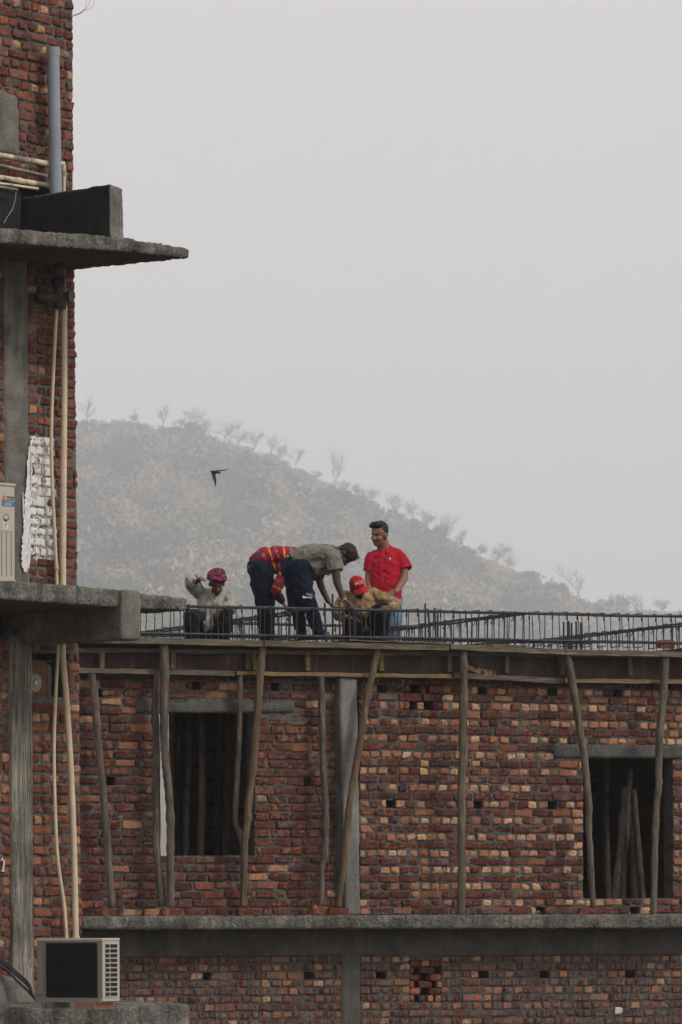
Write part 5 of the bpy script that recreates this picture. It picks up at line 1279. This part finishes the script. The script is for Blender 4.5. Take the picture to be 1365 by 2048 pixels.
LG1 = [J(592, 1134, -.09), J(613, 1198, -.13), J(639, 1264, -.10)]; LG2 = [J(586, 1136, .09), J(591, 1202, .12), J(605, 1266, .14)]
for L_ in (LG1, LG2): limb(mb, L_, [.08, .055, .042])
foot(mb, LG1[2] + V((.0, 0, -.085)), (1, -.25)); foot(mb, LG2[2] + V((0, 0, -.085)), (1, .1))
body(p, mb, (.055, .031, .024), hd, 0, 0)
mkhair(p, hd, [(-.010, .044, 0, .090, .106, .094), (-.048, -.002, 0, .08, .06, .08), (.05, .06, 0, .07, .045, .05)], .012, 26, 3)
SP3 = [J(588, 1124), J(602, 1115), J(628, 1109), J(654, 1108), J(677, 1110)]
mb = MB(); loft(mb, SP3, [.165, .175, .185, .185, .12], [.112, .118, .120, .115, .09], (0, 1, 0), 16, True)
loft(mb, [J(606, 1128), J(632, 1134), J(654, 1126)], [.13, .15, .13], [.085, .098, .08], (0, 1, 0)); ell(mb, J(634, 1143), V((.075, 0, .0)), V((0, .13, 0)), V((.02, 0, .06)))
limb(mb, [J(662, 1113, -.12), J(669, 1122, -.17), J(672, 1142, -.19)], [.07, .088, .086], True); limb(mb, [J(655, 1119, .15), J(646, 1146, .17)], [.085, .08], True)
cloth('t_shirt', mb, p, (.155, .155, .132), M['cloth'], .009, 4, ((7, .020), (15, .010), (30, .004)), 'grey short sleeved T-shirt')
mb = MB(); ell(mb, J(586, 1136), V((.12, 0, .06)), V((0, .19, 0)), V((-.06, 0, .12)))
limb(mb, [LG1[0] + V((.03, 0, 0)), LG1[0].lerp(LG1[1], .5) + V((.012, 0, 0)), LG1[1], LG1[1].lerp(LG1[2], .55), LG1[2] + V((.0, 0, -.01))], [.140, .120, .092, .078, .064])
limb(mb, [LG2[0] + V((.03, 0, 0)), LG2[0].lerp(LG2[1], .5), LG2[1], LG2[1].lerp(LG2[2], .55), LG2[2] + V((.0, 0, -.01))], [.125, .105, .085, .075, .062])
tr_ = cloth('trousers', mb, p, (.0055, .0085, .024), M['track'], .010, 5, ((8, .016), (18, .008)), 'navy track trousers with a white print')
mb = MB(); fz = LG1[2] + V((.04, -.02, -.072)); dz = V((1, -.25, 0)).normalized(); sz = V((.25, 1, 0)).normalized()
loft(mb, [fz - dz * .08, fz, fz + dz * .10], [.042, .045, .05], [.014, .014, .013], sz, 14); loft(mb, [fz + dz * .02 + sz * .05 + V((0, 0, .02)), fz + dz * .05 + V((0, 0, .065)), fz + dz * .02 - sz * .05 + V((0, 0, .02))], [.03] * 3, [.007] * 3, dz, 8)
link('slipper', remeshed(mb, .007, 2), M['slipper'], p, True)
mb = MB(); wd = V((.6, -.1, -.8)).normalized(); wa_ = wd.cross(V((0, 1, 0))).normalized(); wbv = wd.cross(wa_)
mb.tube([w1 - wd * .025 + (wa_ * cos(k * pi / 6) + wbv * sin(k * pi / 6)) * .036 for k in range(13)], .009, 6); link('bracelet', mb.mesh('b'), mat_plain('red_thread', (.34, .05, .03), .8), p, True)
mb = MB(); mb.tube([w1 - wd * .004 + (wa_ * cos(k * pi / 6) + wbv * sin(k * pi / 6)) * .035 for k in range(13)], .005, 6); link('bangle', mb.mesh('b'), mat_plain('pale_thread', (.5, .45, .38), .7), p, True)
# white print on the thigh: a tick shape between two small words
M['printw'] = mat_plain('white_transfer', (.6, .6, .62), .7)
mb = MB(); tick = [(-.055, -.004), (-.062, -.022), (-.050, -.034), (-.028, -.030), (.062, .006), (-.022, -.012), (-.038, -.013), (-.046, -.006)]
mb.add([(x, y, z) for z in (0, .003) for x, y in tick], [tuple(range(7, -1, -1)), tuple(range(8, 16))] + [(i, (i + 1) % 8, 8 + (i + 1) % 8, 8 + i) for i in range(8)])
TF = Matrix.Rotation(radians(90), 4, 'X')
co_t = get_co(tr_.data)
def on_leg(me, name, x, y):
    q = J(x, y, 0); near = co_t[(np.abs(co_t[:, 0] - q.x) < .05) & (np.abs(co_t[:, 2] - q.z) < .05)]; yy = float(near[:, 1].min()) - .004
    me.transform(Matrix.Translation(V((q.x, yy, q.z))) @ Matrix.Rotation(radians(12), 4, 'Y') @ Matrix.Rotation(radians(12), 4, 'Z') @ TF); return link(name, me, M['printw'], tr_)
on_leg(mb.mesh('tick_print'), 'tick_print', 617, 1195); on_leg(text_mesh('NIKE', .034, .0015), 'lettering', 619.5, 1192); on_leg(text_mesh('AIR', .026, .0015), 'lettering', 621.5, 1199)

# --- 4: the man in the red cap squatting
Y = 53.1
p = thing('person', J(732, 1292), 'man in a red cap and tan shirt squatting behind the rebar', 'person')
mb = MB(); hd = head(mb, J(716, 1175, -.12), (.34, -.80, -.48), (-.16, -.44, .88))
limb(mb, [J(720, 1180, -.06), J(722, 1196, .03)], [.056, .064])
loft(mb, [J(722, 1198, .05), J(727, 1226, .06), J(732, 1262, .12)], [.17, .155, .15], [.10, .11, .12], (1, 0, 0))
w1 = J(778, 1215, -.36); w2 = J(696, 1236, -.42)
limb(mb, [J(748, 1192, .03), J(790, 1210, -.14), w1], [.052, .042, .029]); limb(mb, [J(694, 1194, .03), J(676, 1226, -.14), w2], [.052, .042, .029])
hand(mb, w1, (-.9, -.25, -.15), (-.3, .8, -.6), 1, .55); hand(mb, w2, (.9, -.2, -.05), (0, -.2, -1), -1, .5)
K1, K2 = J(697, 1226, -.34), J(766, 1212, -.33)
limb(mb, [J(722, 1262, .06), J(700, 1233, -.27), J(702, 1292, -.02)], [.07, .045, .038]); limb(mb, [J(744, 1262, .06), J(762, 1219, -.27), J(766, 1292, -.02)], [.07, .045, .038])
for x in (702, 766): q = J(x, 1292, -.02); foot(mb, V((q.x, q.y, DECK)), (.1, -1))
body(p, mb, (.13, .065, .042), hd, .93, 1)
C_, F_, U_, R_v, _ = hd
mkhair(p, hd, [(-.045, -.005, 0, .082, .055, .045)], .005)
mb = MB(); ell(mb, C_ + U_ * .052 - F_ * .004, R_v * .088, F_ * .104, U_ * .082)
ell(mb, C_ + U_ * .036 - F_ * .004, R_v * .088, F_ * .104, U_ * .03)
for k in range(7): r_ = (k - 3) * .022; loft(mb, [C_ + F_ * .07 + U_ * (.036 - abs(r_) * .25) + R_v * r_, C_ + F_ * (.172 - r_ * r_ * 7) + U_ * (.016 - abs(r_) * .35) + R_v * r_], [.014, .014], [.006, .005], R_v, 8)
ell(mb, C_ + U_ * .137, R_v * .01, F_ * .01, U_ * .006)
cp = cloth('cap', mb, p, (.36, .012, .02), M['cloth'], .006, 2, ((30, .0015),), 'red baseball cap with white letters', None, 0.0)
tm = text_mesh('ACC', .052, .0015); nf = (F_ * .78 + U_ * .62).normalized(); X_ = -R_v; Yv = nf.cross(X_).normalized()
m4 = Matrix((X_, Yv, nf)).transposed().to_4x4(); m4.translation = C_ + U_ * .105 + F_ * .092 - R_v * .0; tm.transform(m4); link('lettering', tm, M['printw'], cp)
mb = MB()
loft(mb, [J(721, 1192, .03), J(722, 1206, .0), J(726, 1228, -.02), J(730, 1246, .0)], [.165, .20, .19, .17], [.105, .135, .14, .13], (1, 0, 0))
limb(mb, [J(747, 1191, .03), J(791, 1209, -.14), J(785, 1214, -.28)], [.085, .07, .055]); limb(mb, [J(695, 1194, .03), J(675, 1226, -.14), J(688, 1234, -.32)], [.085, .07, .055])
loft(mb, [J(708, 1190, -.02), J(724, 1200, -.12), J(742, 1187, -.02)], [.018] * 3, [.022] * 3, (0, 0, 1))
def tan(co, c):
    v = np.array([noise.noise(Vector(q) * 11) for q in co]); c[v > .28] = (.20, .115, .055); c[v < -.34] = (.32, .24, .13); return c
cloth('shirt', mb, p, (.25, .175, .092), M['cloth'], .010, 3, ((8, .016), (18, .010), (40, .004)), 'tan long sleeved shirt', tan)
mb = MB(); limb(mb, [J(724, 1260, .09), J(698, 1229, -.31), J(703, 1286, -.02)], [.12, .088, .066]); limb(mb, [J(742, 1260, .09), J(764, 1215, -.31), J(765, 1286, -.02)], [.12, .09, .066]); ell(mb, J(733, 1266, .12), V((.18, 0, 0)), V((0, .16, 0)), V((0, 0, .12)))
cloth('trousers', mb, p, (.009, .011, .020), M['cloth'], .012, 4)

# --- 5: the man in the red T-shirt standing at the back
Y = 57.0
p = thing('person', V((J(772, 1337).x, Y, DECK)), 'man in a bright red T-shirt and jeans standing behind the others', 'person')
mb = MB(); hd = head(mb, J(758.5, 1069, -.05), (-.52, -.84, -.16), (.02, -.14, .98), 1.13)
limb(mb, [J(764, 1080, -.01), J(770, 1103, .03)], [.072, .085])
loft(mb, [J(772, 1106, .03), J(772, 1126, .02), J(771, 1160, 0), J(772, 1200, 0)], [.13, .15, .15, .15], [.08, .10, .11, .10], (1, .1, 0))
w1 = J(792, 1184, -.22); w2 = J(741, 1186, -.10)
limb(mb, [J(796, 1113, .03), J(808, 1136, .0), J(808, 1158, -.04), w1], [.045, .05, .048, .033]); limb(mb, [J(750, 1113, .01), J(740, 1136, .0), J(737.5, 1158, -.02), w2], [.042, .048, .046, .032])
hand(mb, w1, (-.85, -.15, -.35), (0, .8, -.3), -1, .35); hand(mb, w2, (.35, -.2, -.9), (.5, .5, 0), 1, .4)
LG1 = [J(788, 1205), J(791, 1258, -.03), J(792, 1325)]; LG2 = [J(757, 1205), J(756, 1258, -.03), J(755, 1325)]
for L_ in (LG1, LG2): limb(mb, L_, [.085, .06, .045]); foot(mb, V((L_[2].x, L_[2].y, DECK)), (-.2, -1))
body(p, mb, (.20, .098, .062), hd, .18, .75)
mkhair(p, hd, [(-.028, .052, 0, .088, .092, .094), (.030, .100, .012, .078, .065, .038), (.055, .088, .02, .06, .04, .026), (-.045, .0, 0, .080, .05, .07)], .009, 60, 7)
mb = MB()
loft(mb, [J(771, 1099, .03), J(772, 1109, .03), J(772, 1128, .0), J(771, 1160, -.01), J(771, 1190, -.01), J(772, 1203, -.01)], [.10, .165, .19, .188, .195, .198], [.075, .105, .128, .14, .14, .138], (1, .1, 0), 16, False, True)
limb(mb, [J(786, 1107, .03), J(797, 1112, .03), J(805, 1122, .02), J(811.5, 1139, -.01)], [.06, .072, .078, .085], True); limb(mb, [J(760, 1107, .02), J(749, 1111, .0), J(742, 1121, .0), J(738.5, 1142, .0)], [.06, .07, .072, .074], True)
def red_t(co, c): return c
cloth('t_shirt', mb, p, (.34, .006, .022), M['cloth'], .0085, 2, ((6, .018), (14, .010), (30, .004)), 'bright red T-shirt')
ts = p.children[-1]; co_t = get_co(ts.data)
for k, (x, y, m_) in enumerate(((773, 1118.5, 'print'), (780.5, 1119, 'printw'))):
    q = J(x, y, 0); near = co_t[(np.abs(co_t[:, 0] - q.x) < .02) & (np.abs(co_t[:, 2] - q.z) < .02)]; yy = float(near[:, 1].min()) - .001
    g = MB(); ell(g, V((q.x, yy, q.z)), V((.009, 0, .004)), V((0, .003, 0)), V((-.006, 0, .016)), 8, 6); link('chest_mark', g.mesh('chest_mark'), M[m_], ts)
mb = MB(); ell(mb, J(772, 1203), V((.19, 0, 0)), V((0, .14, 0)), V((0, 0, .12)))
for L_ in (LG1, LG2): limb(mb, [L_[0], L_[0].lerp(L_[1], .5), L_[1], L_[1].lerp(L_[2], .5), L_[2] + V((0, 0, -.02))], [.112, .105, .088, .082, .076])
def denim(co, c):
    v = np.array([noise.noise(Vector(q) * 8) for q in co]); c *= (1 + .7 * v)[:, None]; return c
cloth('jeans', mb, p, (.10, .16, .24), M['cloth'], .011, 4, ((8, .014), (20, .008)), 'faded blue jeans', denim)
